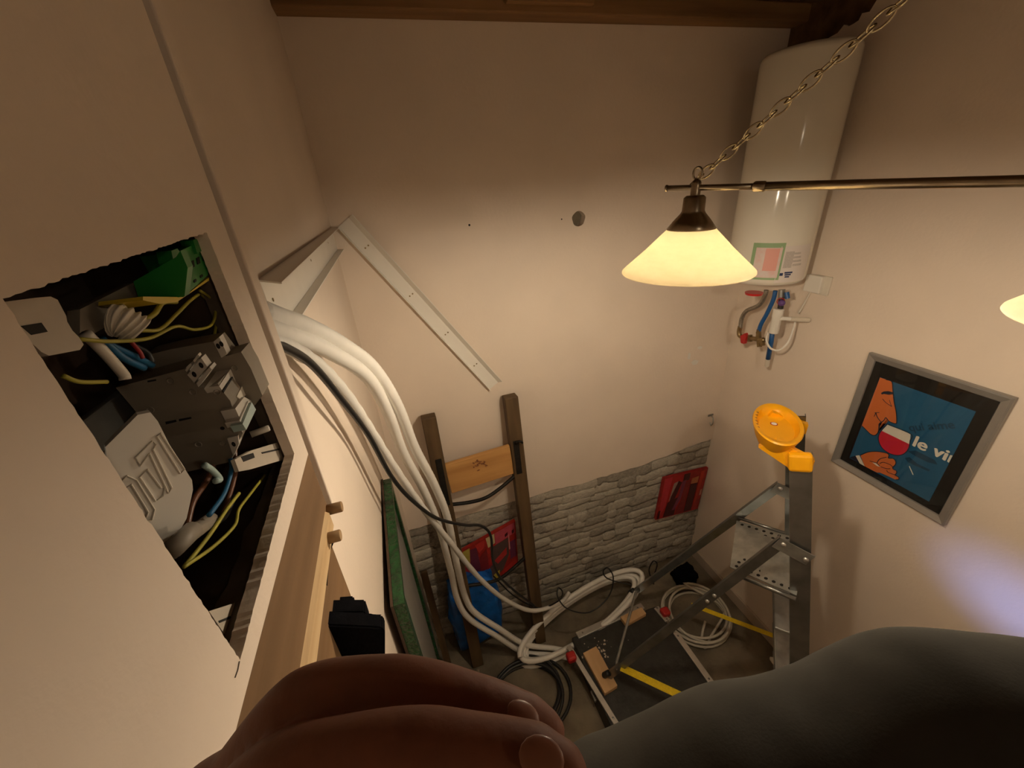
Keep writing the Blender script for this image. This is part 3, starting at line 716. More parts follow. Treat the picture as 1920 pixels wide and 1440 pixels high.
# ================================================================== BLACK CASE UNDER THE STEPLADDER
ZC = .18
cs = thing('equipment_case', 'black case with aluminium edges lying under the stepladder', 'case', (1.48, 1.5, 0))
obj('case_body', box((1.475, 1.495, ZC/2), (.80, .66, ZC), .008), M['blackboard'], cs)
def strip(a, c, wd, name='edge_profile'):
    a = P(*a, z=ZC); c = P(*c, z=ZC)
    o = obj(name, span(a+V3((0, 0, .006)), c+V3((0, 0, .006)), wd, .016, (c-a).cross(V3((0, 0, 1))), .003), M['alu'], cs)
    for t in (.08, .92): 
        p = a.lerp(c, t); obj('rivet', lathe([(.0001, .003), (.007, .001), (.008, 0)], p+V3((0, 0, .014)), 10), M['steeld'], o)
strip((1082, 1193), (1205, 1137), .055); strip((1066, 1212), (1158, 1362), .038)
strip((1230, 1140), (1252, 1165), .05); strip((1266, 1187), (1335, 1283), .045)
for p_ in ((1071, 1232), (1247, 1148)):
    c = P(*p_, z=ZC+.02); obj('corner_cap', box(c, (.075, .07, .06), .018, seg=3), M['red'], cs)
c = P(1048, 1275, z=.10); obj('latch', box((1.066, 1.42, .11), (.018, .07, .03), .004), M['alu'], cs)
bm2 = None
rnd = random.Random(9)
for i in range(40):
    p = V3((1.25+rnd.gauss(0, .07), 1.66+rnd.gauss(0, .06), ZC+.0004)); bm2 = lathe([(.0001, .0006), (rnd.uniform(.002, .009), 0)], p, 7, bm2)
o = obj('plaster_specks', bm2, M['plaster'], cs); o['kind'] = 'stuff'
def wblock(pts, label):
    b = prism([P(a, c_, z=ZC+.042) for a, c_ in pts], (0, 0, -.040))
    bmesh.ops.bevel(b, geom=b.edges[:], offset=.003, segments=1, affect='EDGES')
    return tag(obj('wood_block', b, M['block']), label, 'wood block', 'wood blocks under the stepladder')
wblock([(1093, 1224), (1118, 1211), (1158, 1285), (1134, 1300)], 'longer pale wood block under the near leg of the stepladder')
wblock([(1163, 1156), (1203, 1138), (1212, 1150), (1174, 1171)], 'shorter pale wood block under the far leg of the stepladder')

# ================================================================== STEPLADDER (platform ladder)
LX, LY, LA = None, None, None
A_ = dict(nr0=V3((1.193, 1.447, .225)), fr0=V3((1.729, 1.960, .225)), nrt=V3((1.842, .986, 1.855)), frt=V3((2.162, 1.292, 1.855)),
          ns0=V3((2.020, .556, .0)), fs0=V3((2.575, 1.097, 0)), nst=V3((1.855, 1.037, 2.343)), fst=V3((2.110, 1.282, 2.343)))
UV = V3((.722, -.692, 0)); WV = V3((.692, .722, 0))        # climbing direction, width direction
sl = thing('stepladder', 'tall metal stepladder with perforated platform and yellow tray', 'stepladder', (1.9, 1.2, 0))
def stl(s, z): a, b_ = ((A_['ns0'], A_['nst']) if s < 0 else (A_['fs0'], A_['fst'])); return a.lerp(b_, z/2.343)
def ril(s, z): a, b_ = ((A_['nr0'], A_['nrt']) if s < 0 else (A_['fr0'], A_['frt'])); return a.lerp(b_, (z-.225)/1.63)
def channel(a, c, wd, dp, side, m, name, par):
    """U-section bar"""
    b = span(a, c, wd, .003, side); d = (c-a).normalized(); s = (V3(side)-d*V3(side).dot(d)).normalized(); t = d.cross(s)
    for k in (-1, 1): b = span(a+s*k*(wd/2-.0015)+t*dp/2, c+s*k*(wd/2-.0015)+t*dp/2, .003, dp, side, 0, b)
    return obj(name, b, m, par)
for s in (-1, 1):
    channel(stl(s, .03), stl(s, 2.35), .085, .022*1, UV, M['steeld'], 'stile', sl)
    ft = obj('rubber_foot', span(stl(s, 0), stl(s, .06), .10, .04, UV, .006), M['black'], sl)
    channel(ril(s, .225), ril(s, 1.86), .050, .020, UV, M['steeld'], 'support_rail', sl)
    a, c = ril(s, 1.85), stl(s, 1.80)+UV*.02
    bk = obj('bracket', span(a-UV*.03+WV*(-.016), c+UV*.02+WV*(-.016), .075, .004, (0, 0, 1), .001), M['galv'], sl)
    for p in (a, c): obj('bolt', lathe([(.0001, .008), (.011, .007), (.013, 0)], p-WV*.018, 12, axis=-WV), M['alu'], bk, True)
    q = ril(s, .235)
    obj('rail_foot', tube(catmull([q+V3((0, 0, .05)), q+UV*-.02+V3((0, 0, .015)), q+UV*-.03+V3((0, 0, -.004))], 5), .022, 10), M['black'], sl, True)
    # spread-limiting strap
    za = .42
    b = span(ril(s, .40) if s < 0 else ril(s, .40).lerp(stl(s, .42), .36), stl(s, .42), .05 if s < 0 else .036, .003, WV); obj('strap', b, M['strap'], sl)
obj('cross_bar', tube([ril(-1, .36), ril(-1, .36).lerp(ril(1, .33), .06)+UV*-.02, ril(-1, .36).lerp(ril(1, .33), .94)+UV*-.02, ril(1, .33)], .011, 10), M['galv'], sl, True)
for z_ in (.25, .59, .93, 1.27):
    a, c = stl(-1, z_), stl(1, z_)
    obj('tread', span(a-UV*.045+WV*.01, c-UV*.045-WV*.01, .135, .022, UV, .005), M['galv'], sl)
# perforated platform
FL, NL = P(1381, 976, z=1.50), P(1369, 1063, z=1.50)
NR, FR = P(1494, 1116, z=1.58), P(1505, 1012, z=1.58)
pf = obj('platform', prism([FL, FR, NR, NL], (0, 0, -.006)), M['galv'], sl)
def pp(u_, v_): return FL.lerp(FR, u_).lerp(NL.lerp(NR, u_), v_)
hl = None
for i in range(8):
    for j in (0.06, .15, .24, .76, .85, .94):
        if i == 0 and j in (.24, .76): continue
        c = pp(.10+.115*i+(.03 if j in (.15, .85) else 0), j); n_ = (FR-FL).cross(NL-FL).normalized(); n_ = n_ if n_.z > 0 else -n_
        hl = lathe([(.0001, .0006), (.0095, .0006)], c, 8, hl, axis=n_)
obj('perforations', hl, M['darkslot'], pf)['kind'] = 'stuff'
obj('platform_bar', tube([pp(.02, -.05)+V3((0, 0, .01)), pp(.75, -.03)], .010, 8), M['steeld'], sl, True)
obj('platform_bar', tube([pp(.12, 1.05)+V3((0, 0, -.015)), pp(1.0, 1.03)+V3((0, 0, -.015))], .012, 8), M['steeld'], sl, True)
for s, zz in ((-1, 1.30), (-1, 1.36)):
    obj('bolt', lathe([(.0001, .008), (.010, .007), (.012, 0)], ril(s, zz)-WV*.004, 12, axis=-WV), M['alu'], sl, True)
# yellow tray: oval shell with a rim, a dished top and arms onto the stiles
tc_ = (A_['nst']+A_['fst'])/2 + V3((0, 0, .045)) - UV*.095
tb = bmesh.new(); SEG = 40; prof = [(.40, -.135), (.60, -.115), (.84, -.062), (.98, -.016), (1.03, 0), (1.0, .006), (.86, .002), (.80, -.014), (.72, -.032), (.42, -.036), (.0, -.036)]
rings = []
for r_, h_ in prof:
    rings.append([tb.verts.new(tc_ + UV*(math.cos(2*PI*k/SEG)*.105*r_) + WV*(math.sin(2*PI*k/SEG)*.195*r_) + V3((0, 0, h_))) for k in range(SEG)])
for i in range(len(prof)-1):
    for k in range(SEG): tb.faces.new((rings[i][k], rings[i][(k+1) % SEG], rings[i+1][(k+1) % SEG], rings[i+1][k]))
tb.faces.new(rings[0]); bmesh.ops.remove_doubles(tb, verts=tb.verts, dist=1e-5); bmesh.ops.recalc_face_normals(tb, faces=tb.faces)
ty = autosmooth(obj('tray', tb, M['yellow'], sl), 50); ty['label'] = 'yellow plastic tool tray'
for s in (-1, 1):
    e = (A_['nst'] if s < 0 else A_['fst'])
    if s < 0: obj('tray_clamp', span(stl(s, 2.262)-UV*.004, stl(s, 2.352)-UV*.004, .094, .042, UV, .014), M['yellow'], ty)
    pts = [tc_+WV*s*.12-UV*.07+V3((0, 0, -.085)), tc_+WV*s*.15-UV*.01+V3((0, 0, -.01)), e+UV*.055+V3((0, 0, -.02)), e+UV*.055+V3((0, 0, -.075)), e-UV*.03+V3((0, 0, -.085))]
    obj('tray_arm', prism(pts, WV*(-s)*.03), M['yellow'], ty)
for k in range(6):
    a_ = PI*(.86+.055*k); p = tc_+UV*math.cos(a_)*.105*.91+WV*math.sin(a_)*.195*.91+V3((0, 0, .002))
    obj('tray_slot', span(p-UV*.008, p+UV*.008, .005, .004, WV), M['mark'], ty)
b = lathe([(.0001, 0), (.017, 0), (.017, -.001)], tc_+V3((0, 0, -.0345))-UV*.005+WV*.05, 20); 
lg = obj('maker_badge', b, M['red'], ty)
b = lathe([(.0001, 0), (.0125, 0), (.0125, -.0008)], tc_+V3((0, 0, -.0338))-UV*.005+WV*.05, 20); obj('badge_centre', b, M['white'], ty)
sh = thing('rag', 'crumpled white and red rag on the lowest tread of the stepladder', 'rag', P(1480, 1247, z=.262))
for q, sz, m_ in (((1454, 1242), (.05, .08, .04), 'offwhite'), ((1482, 1249), (.07, .07, .04), 'red'), ((1503, 1247), (.08, .08, .05), 'offwhite')):
    c = P(*q, z=.285); b = bmesh.new(); bmesh.ops.create_icosphere(b, subdivisions=3, radius=.5)
    for v in b.verts:
        v.co *= 1+.25*noise.noise(v.co*3+c); v.co = V3((v.co.x*sz[0], v.co.y*sz[1], v.co.z*sz[2]))+c
    obj('fold', b, M[m_], sh, True)

# ================================================================== WATER HEATER
BC = V3((2.408, 1.911, 0)); BR = .2115; ZB, ZTp = 2.90, 4.02
wh = thing('water_heater', 'tall white cylindrical water heater on the right wall near the corner', 'water heater', (BC.x, BC.y, ZB))
b = lathe([(.0001, 0), (.10, .0), (.165, .003), (.195, .012), (.2075, .030), (BR, .05), (BR, ZTp-ZB-.035), (.2085, ZTp-ZB-.02), (.196, ZTp-ZB-.006), (.17, ZTp-ZB), (.0001, ZTp-ZB)], (BC.x, BC.y, ZB), 64)
autosmooth(obj('tank', b, M['enamel'], wh), 60)
for zz in (3.15, 3.80):
    obj('wall_bracket', box((WX-.028, BC.y, zz), (.055, .12, .05), .004), M['galv'], wh)
def cylhit(px, py, r=BR):
    v = ray(px, py); a = v.x**2+v.y**2; ox, oy = CAM.x-BC.x, CAM.y-BC.y
    bq = ox*v.x+oy*v.y; cq = ox*ox+oy*oy-r*r; ds = bq*bq-a*cq
    if ds < 0: ds = 0
    t = (-bq-math.sqrt(ds))/a; p = CAM+v*t
    return math.atan2(p.y-BC.y, p.x-BC.x), p.z
def patch(name, tl, br, m, parent, lift=.0008, n=8):
    a0, z0 = cylhit(*tl); a1, z1 = cylhit(*br); b2 = bmesh.new(); rows = []
    if a1-a0 > PI: a1 -= 2*PI
    if a0-a1 > PI: a0 -= 2*PI
    for zz in (z0, z1):
        rows.append([b2.verts.new(V3((BC.x+(BR+lift)*math.cos(a0+(a1-a0)*i/n), BC.y+(BR+lift)*math.sin(a0+(a1-a0)*i/n), zz))) for i in range(n+1)])
    for i in range(n): b2.faces.new((rows[0][i], rows[0][i+1], rows[1][i+1], rows[1][i]))
    bmesh.ops.recalc_face_normals(b2, faces=b2.faces)
    return obj(name, b2, m, parent, True)
m_g = mat('label_green', (.28, .42, .22), .5); m_p = mat('label_pink', (.72, .50, .46), .5, 0, 0, 30, 0, None, .5, None, (.70, .62, .58)); m_s = mat('label_salmon', (.75, .36, .30), .5)
m_l = mat('label_white', (.72, .66, .62), .5); m_gr = mat('label_grey', (.42, .38, .36), .5, 0, 0, 120, 0, None, .5, (1, 1, 8), (.62, .57, .53)); m_bl = mat('label_blue', (.02, .04, .12), .5)
el = patch('energy_label', (1414, 455), (1459, 525), m_g, wh)
patch('label_panel', (1419, 464), (1456, 521), m_p, el, .0014); patch('label_field', (1437, 466), (1454, 508), m_s, el, .002)
el2 = patch('data_label', (1466, 462), (1505, 524), m_l, wh)
patch('label_barcode', (1474, 472), (1483, 502), m_gr, el2, .0014); patch('label_logo', (1462, 512), (1467, 517), m_bl, el2, .0018)
for i in range(4): patch('label_text', (1486, 474+i*7), (1501, 476+i*7), m_gr, el2, .0014)
for i in range(3): patch('label_text', (1471, 510+i*4), (1485-i*3, 512+i*4), m_bl, el2, .0014)
patch('red_sticker', (1376, 522), (1390, 529), M['red'], wh)
# fittings below the tank
XF = 2.46
def pt(px, py, dx_=0.0): return P(px, py, x=XF+dx_)
obj('cap_ring', lathe([(.0001, -.012), (.042, -.012), (.046, 0), (.0001, 0)], P(1414, 548, z=ZB-.002), 24), M['red'], wh)
obj('braided_hose', tube(catmull([pt(1437, 544), pt(1433, 558), pt(1422, 573), pt(1400, 583), pt(1391, 597), pt(1388, 615)], 10), .0135, 12), M['braided'], wh, True)
vl = obj('valve', tube(catmull([pt(1388, 612), pt(1386, 622), pt(1388, 630), pt(1400, 633), pt(1420, 636), pt(1434, 638)], 6), .015, 12), M['brass'], wh, True)
for a, c in (((1406, 628), (1406, 640)), ((1422, 622), (1424, 650)), ((1428, 633), (1430, 648))): obj('fitting_nut', cyl(pt(*a), pt(*c), .017, 6), M['brass'], vl)
obj('valve_handle', prism([pt(1388, 630, -.03), pt(1396, 625, -.03), pt(1399, 632, -.03), pt(1394, 645, -.03), pt(1389, 643, -.03)], (.025, 0, 0)), M['red'], vl)
obj('blue_pipe', tube(catmull([pt(1454, 545), pt(1450, 562), pt(1438, 588), pt(1427, 608), pt(1422, 624)], 8), .0125, 12), M['bluepipe'], wh, True)
obj('pipe_ferrule', cyl(pt(1423, 618), pt(1421, 632), .014, 10), M['brass'], wh)
obj('blue_pipe', tube([pt(1449, 615, .03), pt(1446, 640, .04), pt(1440, 673, .06)], .0145, 12), M['bluepipe'], wh, True)
obj('pipe_end', cyl(pt(1440, 673, .06), pt(1438, 686, .08), .014, 12), M['offwhite'], wh)
obj('pipe_stub', cyl(pt(1466, 543), pt(1465, 560), .018, 14), M['steeld'], wh)
obj('blue_union', cyl(pt(1475, 548), pt(1477, 560), .013, 12), M['bluepipe'], wh)
sg = obj('safety_valve', cyl(pt(1466, 556), pt(1463, 580), .016, 12), M['black'], wh)
obj('valve_knob', lathe([(.0001, .02), (.017, .018), (.019, 0), (.0001, 0)], pt(1466, 568, -.02), 16, axis=(-.8, -.5, .2)), M['purple'], sg, True)
obj('knob_ring', lathe([(.016, .006), (.021, .004), (.021, -.006)], pt(1464, 565, -.02), 16, axis=(-.8, -.5, .2)), M['red'], sg, True)
sc = obj('siphon', lathe([(.0001, 0), (.026, 0), (.028, .004), (.027, .10), (.030, .105), (.030, .15), (.024, .155), (.0001, .155)], pt(1450, 624, -.01), 24), M['whitepl'], wh)
autosmooth(sc)
obj('siphon_arm', cyl(pt(1462, 597, -.01), P(1482, 598, x=XF+.04), .012, 14), M['whitepl'], sc)
obj('drain_stub', tube([P(1480, 598, x=XF+.04), P(1516, 600, x=WX-.016)], .015, 14), M['offwhite'], sc)
obj('drain_hose', tube(catmull([pt(1441, 622), pt(1437, 638), pt(1446, 654), pt(1462, 656, .02), pt(1478, 641, .05), pt(1488, 615, .09), pt(1491, 604, .11)], 8), .0062, 8), M['whitepl'], wh, True)
jp = P(1536, 532, x=WX)
jb = thing('junction_box', 'small white junction box on the wall beside the water heater', 'junction box', (WX, jp.y, jp.z))
obj('box_cover', box((WX-.018, jp.y+.015, jp.z), (.036, .10, .10), .006), M['whitepl'], jb)
obj('box_base', box((WX-.006, jp.y-.022, jp.z-.004), (.012, .10, .11), .004), M['offwhite'], jb)
obj('box_cable', tube(catmull([(WX-.01, jp.y+.03, jp.z-.05), P(1512, 562, x=WX-.01), P(1497, 588, x=WX-.03)], 8), .006, 8), M['offwhite'], jb, True)

# ================================================================== FRAMED POSTER
fr = thing('framed_poster', 'silver framed wine poster hung on the right wall', 'picture', (WX, 1.08, 1.84))
TL, TR_, BR_, BL = [P(*q, x=WX-.03) for q in ((1630, 665), (1905, 745), (1765, 990), (1555, 860))]
yl = (TL.y+BL.y)/2; yr = (TR_.y+BR_.y)/2; zt_ = (TL.z+TR_.z)/2; zb_ = (BL.z+BR_.z)/2
XA = WX-.030
def fbar(outer, inner, name='frame_bar'):
    # moulding: outer edge at the wall face, ridge proud, inner edge set back
    o1, o2 = outer; i1, i2 = inner
    def v(p, x): return V3((x, p[0], p[1]))
    def mix(p, q, t): return (p[0]+(q[0]-p[0])*t, p[1]+(q[1]-p[1])*t)
    b2 = bmesh.new()
    secs = []
    for o, i in ((o1, i1), (o2, i2)):
        secs.append([b2.verts.new(v(o, WX-.002)), b2.verts.new(v(o, XA+.006)), b2.verts.new(v(mix(o, i, .18), XA)), b2.verts.new(v(mix(o, i, .9), XA+.010)), b2.verts.new(v(i, XA+.016)), b2.verts.new(v(i, WX-.002))])
    n = 6
    for k in range(n): b2.faces.new((secs[0][k], secs[0][(k+1) % n], secs[1][(k+1) % n], secs[1][k]))
    b2.faces.new(secs[0]); b2.faces.new(secs[1][::-1]); bmesh.ops.recalc_face_normals(b2, faces=b2.faces)
    return obj(name, b2, M['frame'], fr)
FWD = .038
oc = [(yl, zt_), (yr, zt_), (yr, zb_), (yl, zb_)]; ic = [(yl-FWD, zt_-FWD), (yr+FWD, zt_-FWD), (yr+FWD, zb_+FWD), (yl-FWD, zb_+FWD)]
for k in range(4): fbar((oc[k], oc[(k+1) % 4]), (ic[k], ic[(k+1) % 4]))
XM = WX-.012
obj('mount', box((XM+.002, (yl+yr)/2, (zt_+zb_)/2), (.004, abs(yl-yr)-2*FWD+.004, zt_-zb_-2*FWD+.004)), M['matblack'], fr)
XPo = XM-.0012
pTL, pTR, pBR, pBL = [P(*q, x=XPo) for q in ((1652, 706), (1830, 774), (1740, 942), (1592, 856))]
ya_, yb_, zt2, zb2 = (pTL.y+pBL.y)/2, (pTR.y+pBR.y)/2, (pTL.z+pTR.z)/2, (pBL.z+pBR.z)/2
po = obj('poster', box((XPo+.0006, (ya_+yb_)/2, (zt2+zb2)/2), (.0008, abs(ya_-yb_), zt2-zb2)), mat('poster_blue', (.016, .105, .215), .4), fr)
m_or = mat('poster_orange', (.66, .17, .045), .4); m_out = mat('poster_outline', (.012, .02, .04), .5); m_wn = mat('poster_wine', (.60, .02, .045), .4); m_cr = mat('poster_cream', (.78, .74, .64), .4); m_db = mat('poster_dark_blue', (.008, .048, .10), .5)
def Z(a, b_, k): return P(1590+a/5.537, 700+b_/5.537, x=XPo-.0004*k)      # points read from an enlarged view
def clampP(p): return V3((p.x, min(max(p.y, yb_+.001), ya_-.001), min(max(p.z, zb2+.001), zt2-.001)))
def art(name, pts, k, m):
    b2 = bmesh.new()
    vs_ = [b2.verts.new(clampP(Z(a, c, k))) for a, c in pts]; f = b2.faces.new(vs_)
    bmesh.ops.triangulate(b2, faces=[f]); bmesh.ops.recalc_face_normals(b2, faces=b2.faces)
    return obj(name, b2, m, po)
def line(pts, k, r=.0022, m=None, n=6):
    q = catmull([clampP(Z(a, c, k)) for a, c in pts], n); b2 = bmesh.new(); prev = None
    for i, p in enumerate(q):
        d = (q[min(i+1, len(q)-1)]-q[max(i-1, 0)]); d.x = 0
        if d.length < 1e-7: continue
        s = V3((0, -d.z, d.y)).normalized()*r
        cur = (b2.verts.new(p+s), b2.verts.new(p-s))
        if prev: b2.faces.new((prev[0], prev[1], cur[1], cur[0]))
        prev = cur
    obj('drawn_line', b2, m or m_out, po)
facep = [(335, 28), (400, 45), (455, 85), (466, 180), (480, 300), (500, 400), (506, 500), (495, 522), (450, 510), (418, 490), (392, 460), (372, 490), (345, 508), (322, 530), (322, 590), (305, 625), (275, 645), (235, 632), (200, 600), (145, 545), (100, 560), (300, 60)]
art('profile_face', facep, 1, m_or); line(facep[1:20], 2)
art('eyebrow', [(342, 205), (370, 188), (420, 184), (462, 195), (470, 218), (420, 222), (375, 214), (350, 220)], 2, m_out)
line([(358, 265), (395, 305), (455, 345)], 2, .0016); line([(430, 275), (440, 310), (452, 340)], 2, .0012)
line([(275, 410), (300, 408), (325, 408)], 2, .0016); line([(290, 412), (305, 455), (345, 510)], 2, .0022); line([(288, 412), (270, 450)], 2, .0016)
bowl = [(408, 528), (650, 630), (645, 700), (632, 770), (600, 820), (550, 848), (480, 848), (410, 820), (350, 770), (318, 700), (320, 640), (350, 590)]
art('glass_rim', bowl, 3, m_cr); art('wine_in_glass', [(350, 597), (636, 735), (628, 780), (600, 820), (550, 848), (480, 848), (410, 820), (350, 770), (318, 700), (322, 640)], 4, m_wn); line(bowl[:]+[bowl[0]], 5, .0022)
art('cuff', [(78, 855), (118, 850), (172, 968), (120, 940)], 4, m_cr); art('coat_sleeve', [(8, 868), (78, 855), (120, 940)], 3, m_out)
handp = [(128, 850), (210, 818), (300, 812), (400, 828), (425, 850), (420, 880), (470, 885), (496, 920), (490, 950), (465, 975), (470, 995), (500, 1010), (505, 1035), (490, 1055), (525, 1080), (525, 1100), (495, 1105), (400, 1060), (340, 1030), (300, 1030), (240, 1000), (172, 968)]
art('drawn_hand', handp, 3, m_or); line(handp[:17], 4, .002)
line([(225, 910), (260, 920), (300, 935), (330, 965)], 4, .002); line([(300, 930), (330, 890), (400, 870)], 4, .0018); line([(330, 935), (370, 925), (440, 950), (465, 975)], 4, .0018); line([(340, 970), (400, 990), (440, 990)], 4, .0018); line([(400, 1005), (420, 1030), (490, 1055)], 4, .0018)
art('pale_gap', [(250, 925), (290, 932), (335, 972), (300, 962)], 5, m_cr)
art('light_streak', [(632, 965), (640, 962), (680, 1050), (672, 1055)], 5, m_cr)
def text(s, size, org, ang, m, k, off=0.0, italic=0.0, spacing=1.0, bold=((0, 0),)):
    cu = bpy.data.curves.new('txt', 'FONT'); cu.body = s; cu.size = size; cu.offset = off; cu.shear = italic; cu.space_character = spacing; cu.fill_mode = 'BOTH'
    to = bpy.data.objects.new('txt', cu); COL.objects.link(to)
    dg = bpy.context.evaluated_depsgraph_get(); me = bpy.data.meshes.new_from_object(to.evaluated_get(dg))
    bpy.data.objects.remove(to); bpy.data.curves.remove(cu)
    b2 = bmesh.new(); ca, sa = math.cos(ang), math.sin(ang)
    for i_, (o1, o2) in enumerate(bold):            # shifted copies thicken the strokes
        b3 = bmesh.new(); b3.from_mesh(me)
        for v in b3.verts:
            lx, lz = v.co.x*ca-v.co.y*sa, v.co.x*sa+v.co.y*ca
            v.co = V3((XPo-.0004*k-.00003*i_, max(org.y-lx+o1, yb_+.0005), org.z+lz+o2))
        merge(b2, b3)
    bpy.data.meshes.remove(me)
    bmesh.ops.recalc_face_normals(b2, faces=b2.faces)
    return obj('poster_lettering', b2, m, po)
text('le vin', .085, Z(662, 745, 4), 0.0, m_cr, 4, 0, 0, 1.03, [(0, 0), (.0022, 0), (-.0022, 0), (0, .0020), (0, -.0020), (.0042, 0)])
text('qui aime', .055, Z(640, 600, 3), .62, m_db, 3, .001)
art('faded_print', [(620, 810), (700, 800), (800, 850), (900, 900), (930, 950), (820, 920), (700, 860)], 1, m_db)
art('faded_print', [(590, 880), (640, 870), (720, 940), (850, 1000), (840, 1020), (700, 960), (620, 920)], 1, m_db)
obj('glass_pane', box((XM-.0045, (yl+yr)/2, (zt_+zb_)/2), (.0012, abs(yl-yr)-2*FWD+.004, zt_-zb_-2*FWD+.004)), M['clear'], fr)

# ================================================================== PENDANT LAMP
L1 = P(1305, 352, d=.98); LU = V3((.486, -.874, -.030)).normalized()
pl_ = thing('pendant_lamp', 'brass nickel bar pendant lamp with lit cream glass cone shades on a chain', 'lamp', L1)
BE = L1-LU*.075
obj('lamp_bar', tube([BE, L1+LU*.145], .0068, 14), M['nickel'], pl_, True)
obj('bar_end', lathe([(.0001, 0), (.008, .001), (.0085, .004), (.007, .006)], BE-LU*.003, 14, axis=LU), M['nickel'], pl_, True)
obj('lamp_bar', tube([L1+LU*.14, L1+LU*.90], .0092, 16), M['nickel'], pl_, True)
obj('bar_joint', lathe([(.0095, 0), (.0112, .003), (.0112, .022), (.0095, .025)], L1+LU*.128, 18, axis=LU), M['nickel'], pl_, True)
shade_m = bpy.data.materials.new('alabaster_glass'); shade_m.use_nodes = True; nt = shade_m.node_tree; nt.nodes.clear()
o_ = nt.nodes.new('ShaderNodeOutputMaterial'); tl_ = nt.nodes.new('ShaderNodeBsdfTranslucent'); df = nt.nodes.new('ShaderNodeBsdfDiffuse'); gs = nt.nodes.new('ShaderNodeBsdfGlossy')
tl_.inputs[0].default_value = (.92, .80, .55, 1); df.inputs[0].default_value = (.85, .78, .62, 1); gs.inputs['Roughness'].default_value = .15
nz = nt.nodes.new('ShaderNodeTexNoise'); nz.inputs['Scale'].default_value = 14; rp = nt.nodes.new('ShaderNodeValToRGB')
rp.color_ramp.elements[0].position = .3; rp.color_ramp.elements[0].color = (.80, .74, .58, 1); rp.color_ramp.elements[1].position = .6; rp.color_ramp.elements[1].color = (.92, .86, .70, 1)
nt.links.new(nz.outputs['Fac'], rp.inputs[0]); nt.links.new(rp.outputs[0], tl_.inputs[0])
m1 = nt.nodes.new('ShaderNodeMixShader'); m1.inputs[0].default_value = .76; m2 = nt.nodes.new('ShaderNodeMixShader'); m2.inputs[0].default_value = .04
nt.links.new(tl_.outputs[0], m1.inputs[1]); nt.links.new(df.outputs[0], m1.inputs[2]); nt.links.new(m1.outputs[0], m2.inputs[1]); nt.links.new(gs.outputs[0], m2.inputs[2]); nt.links.new(m2.outputs[0], o_.inputs[0])
bulb_m = bpy.data.materials.new('lit_bulb'); bulb_m.use_nodes = True; nt = bulb_m.node_tree; nt.nodes.clear()
o_ = nt.nodes.new('ShaderNodeOutputMaterial'); em = nt.nodes.new('ShaderNodeEmission'); em.inputs[0].default_value = (*LAMP_COL, 1); em.inputs[1].default_value = BULB
nt.links.new(em.outputs[0], o_.inputs[0])
bulb_m2 = bulb_m.copy(); bulb_m2.name = 'lit_fill_bulb'; bulb_m2.node_tree.nodes['Emission'].inputs[1].default_value = 90
bulb_m3 = bulb_m.copy(); bulb_m3.name = 'lit_weaker_bulb'; bulb_m3.node_tree.nodes['Emission'].inputs[1].default_value = BULB*.48
for s in (0.0, .735):
    c = L1+LU*s
    obj('bar_clamp', lathe([(.0001, .020), (.006, .019), (.011, .012), (.0125, .0), (.0115, -.016), (.014, -.020)], c, 20), M['nickel'], pl_, True)
    obj('lamp_cap', lathe([(.0001, -.016), (.020, -.017), (.026, -.022), (.027, -.052), (.030, -.058), (.045, -.075), (.0595, -.094), (.0585, -.096), (.040, -.078), (.0001, -.060)], c, 36), M['nickel'], pl_, True)
    sh_ = obj('lamp_shade', lathe([(.050, -.088), (.057, -.094), (.110, -.147), (.158, -.191), (.1655, -.1985), (.1665, -.2025), (.164, -.205), (.160, -.2035), (.154, -.196), (.106, -.152), (.053, -.099)], c, 72), shade_m, pl_, True)
    sh_['label'] = 'cream glass cone shade'
    bl = lathe([(.0001, -.242), (.014, -.239), (.026, -.229), (.031, -.214), (.028, -.196), (.018, -.176), (.013, -.150), (.013, -.128)], c, 18)
    obj('bulb', bl, bulb_m if s == 0 else bulb_m3, pl_, True)
    obj('bulb_socket', cyl(c+V3((0, 0, -.060)), c+V3((0, 0, -.130)), .0135, 16), M['whitepl'], pl_)
lb = thing('fill_lamp', 'added fill light, a bare bulb unseen behind the photographer', 'lamp', (.95, -1.05, 4.0))  # fill bulb added out of view to brighten the upper walls
obj('bulb', lathe([(.0001, -.045), (.02, -.04), (.03, -.02), (.028, .0), (.018, .02), (.013, .035)], (.95, -1.05, 4.0), 16), bulb_m2, lb, True)
obj('lamp_holder', lathe([(.0001, .10), (.012, .098), (.019, .08), (.019, .03), (.012, .03)], (.95, -1.05, 4.0), 16), M['black'], lb, True)
obj('flex', cyl((.95, -1.05, 4.09), (.95, -1.05, TOP), .004, 8), M['black'], lb)
# chain: shackle ring and oval links, alternately turned
S0 = L1+V3((0, 0, .020)); dep0 = P(1307, 330, d=.985)
cA_, cB_ = P(1365, 287, d=.95), P(1650, 39, d=.73)
cdv = (cB_-cA_).normalized(); c0 = cA_-cdv*.086
ch_ = thing('lamp_chain', 'brass coloured oval link chain rising from the pendant lamp', 'chain', c0)
ringp = [L1+V3((0, 0, .031))+LU*.0105*math.cos(a)+V3((0, 0, .0135*math.sin(a))) for a in [2*PI*i/20 for i in range(20)]]
obj('hanging_ring', tube(ringp, .003, 8, closed=True), M['nickel'], pl_, True)
sA = cdv.cross(V3((0, 0, 1))).normalized(); sB = cdv.cross(sA).normalized()
def link(c, s, d):
    pts = []
    for i in range(20):
        a = 2*PI*i/20; pts.append(c+d*.0205*math.cos(a)*(1+.04*math.cos(2*a))+s*.0115*math.sin(a))
    return tube(pts, .0022, 8, closed=True)
i = 0; c = c0.copy()
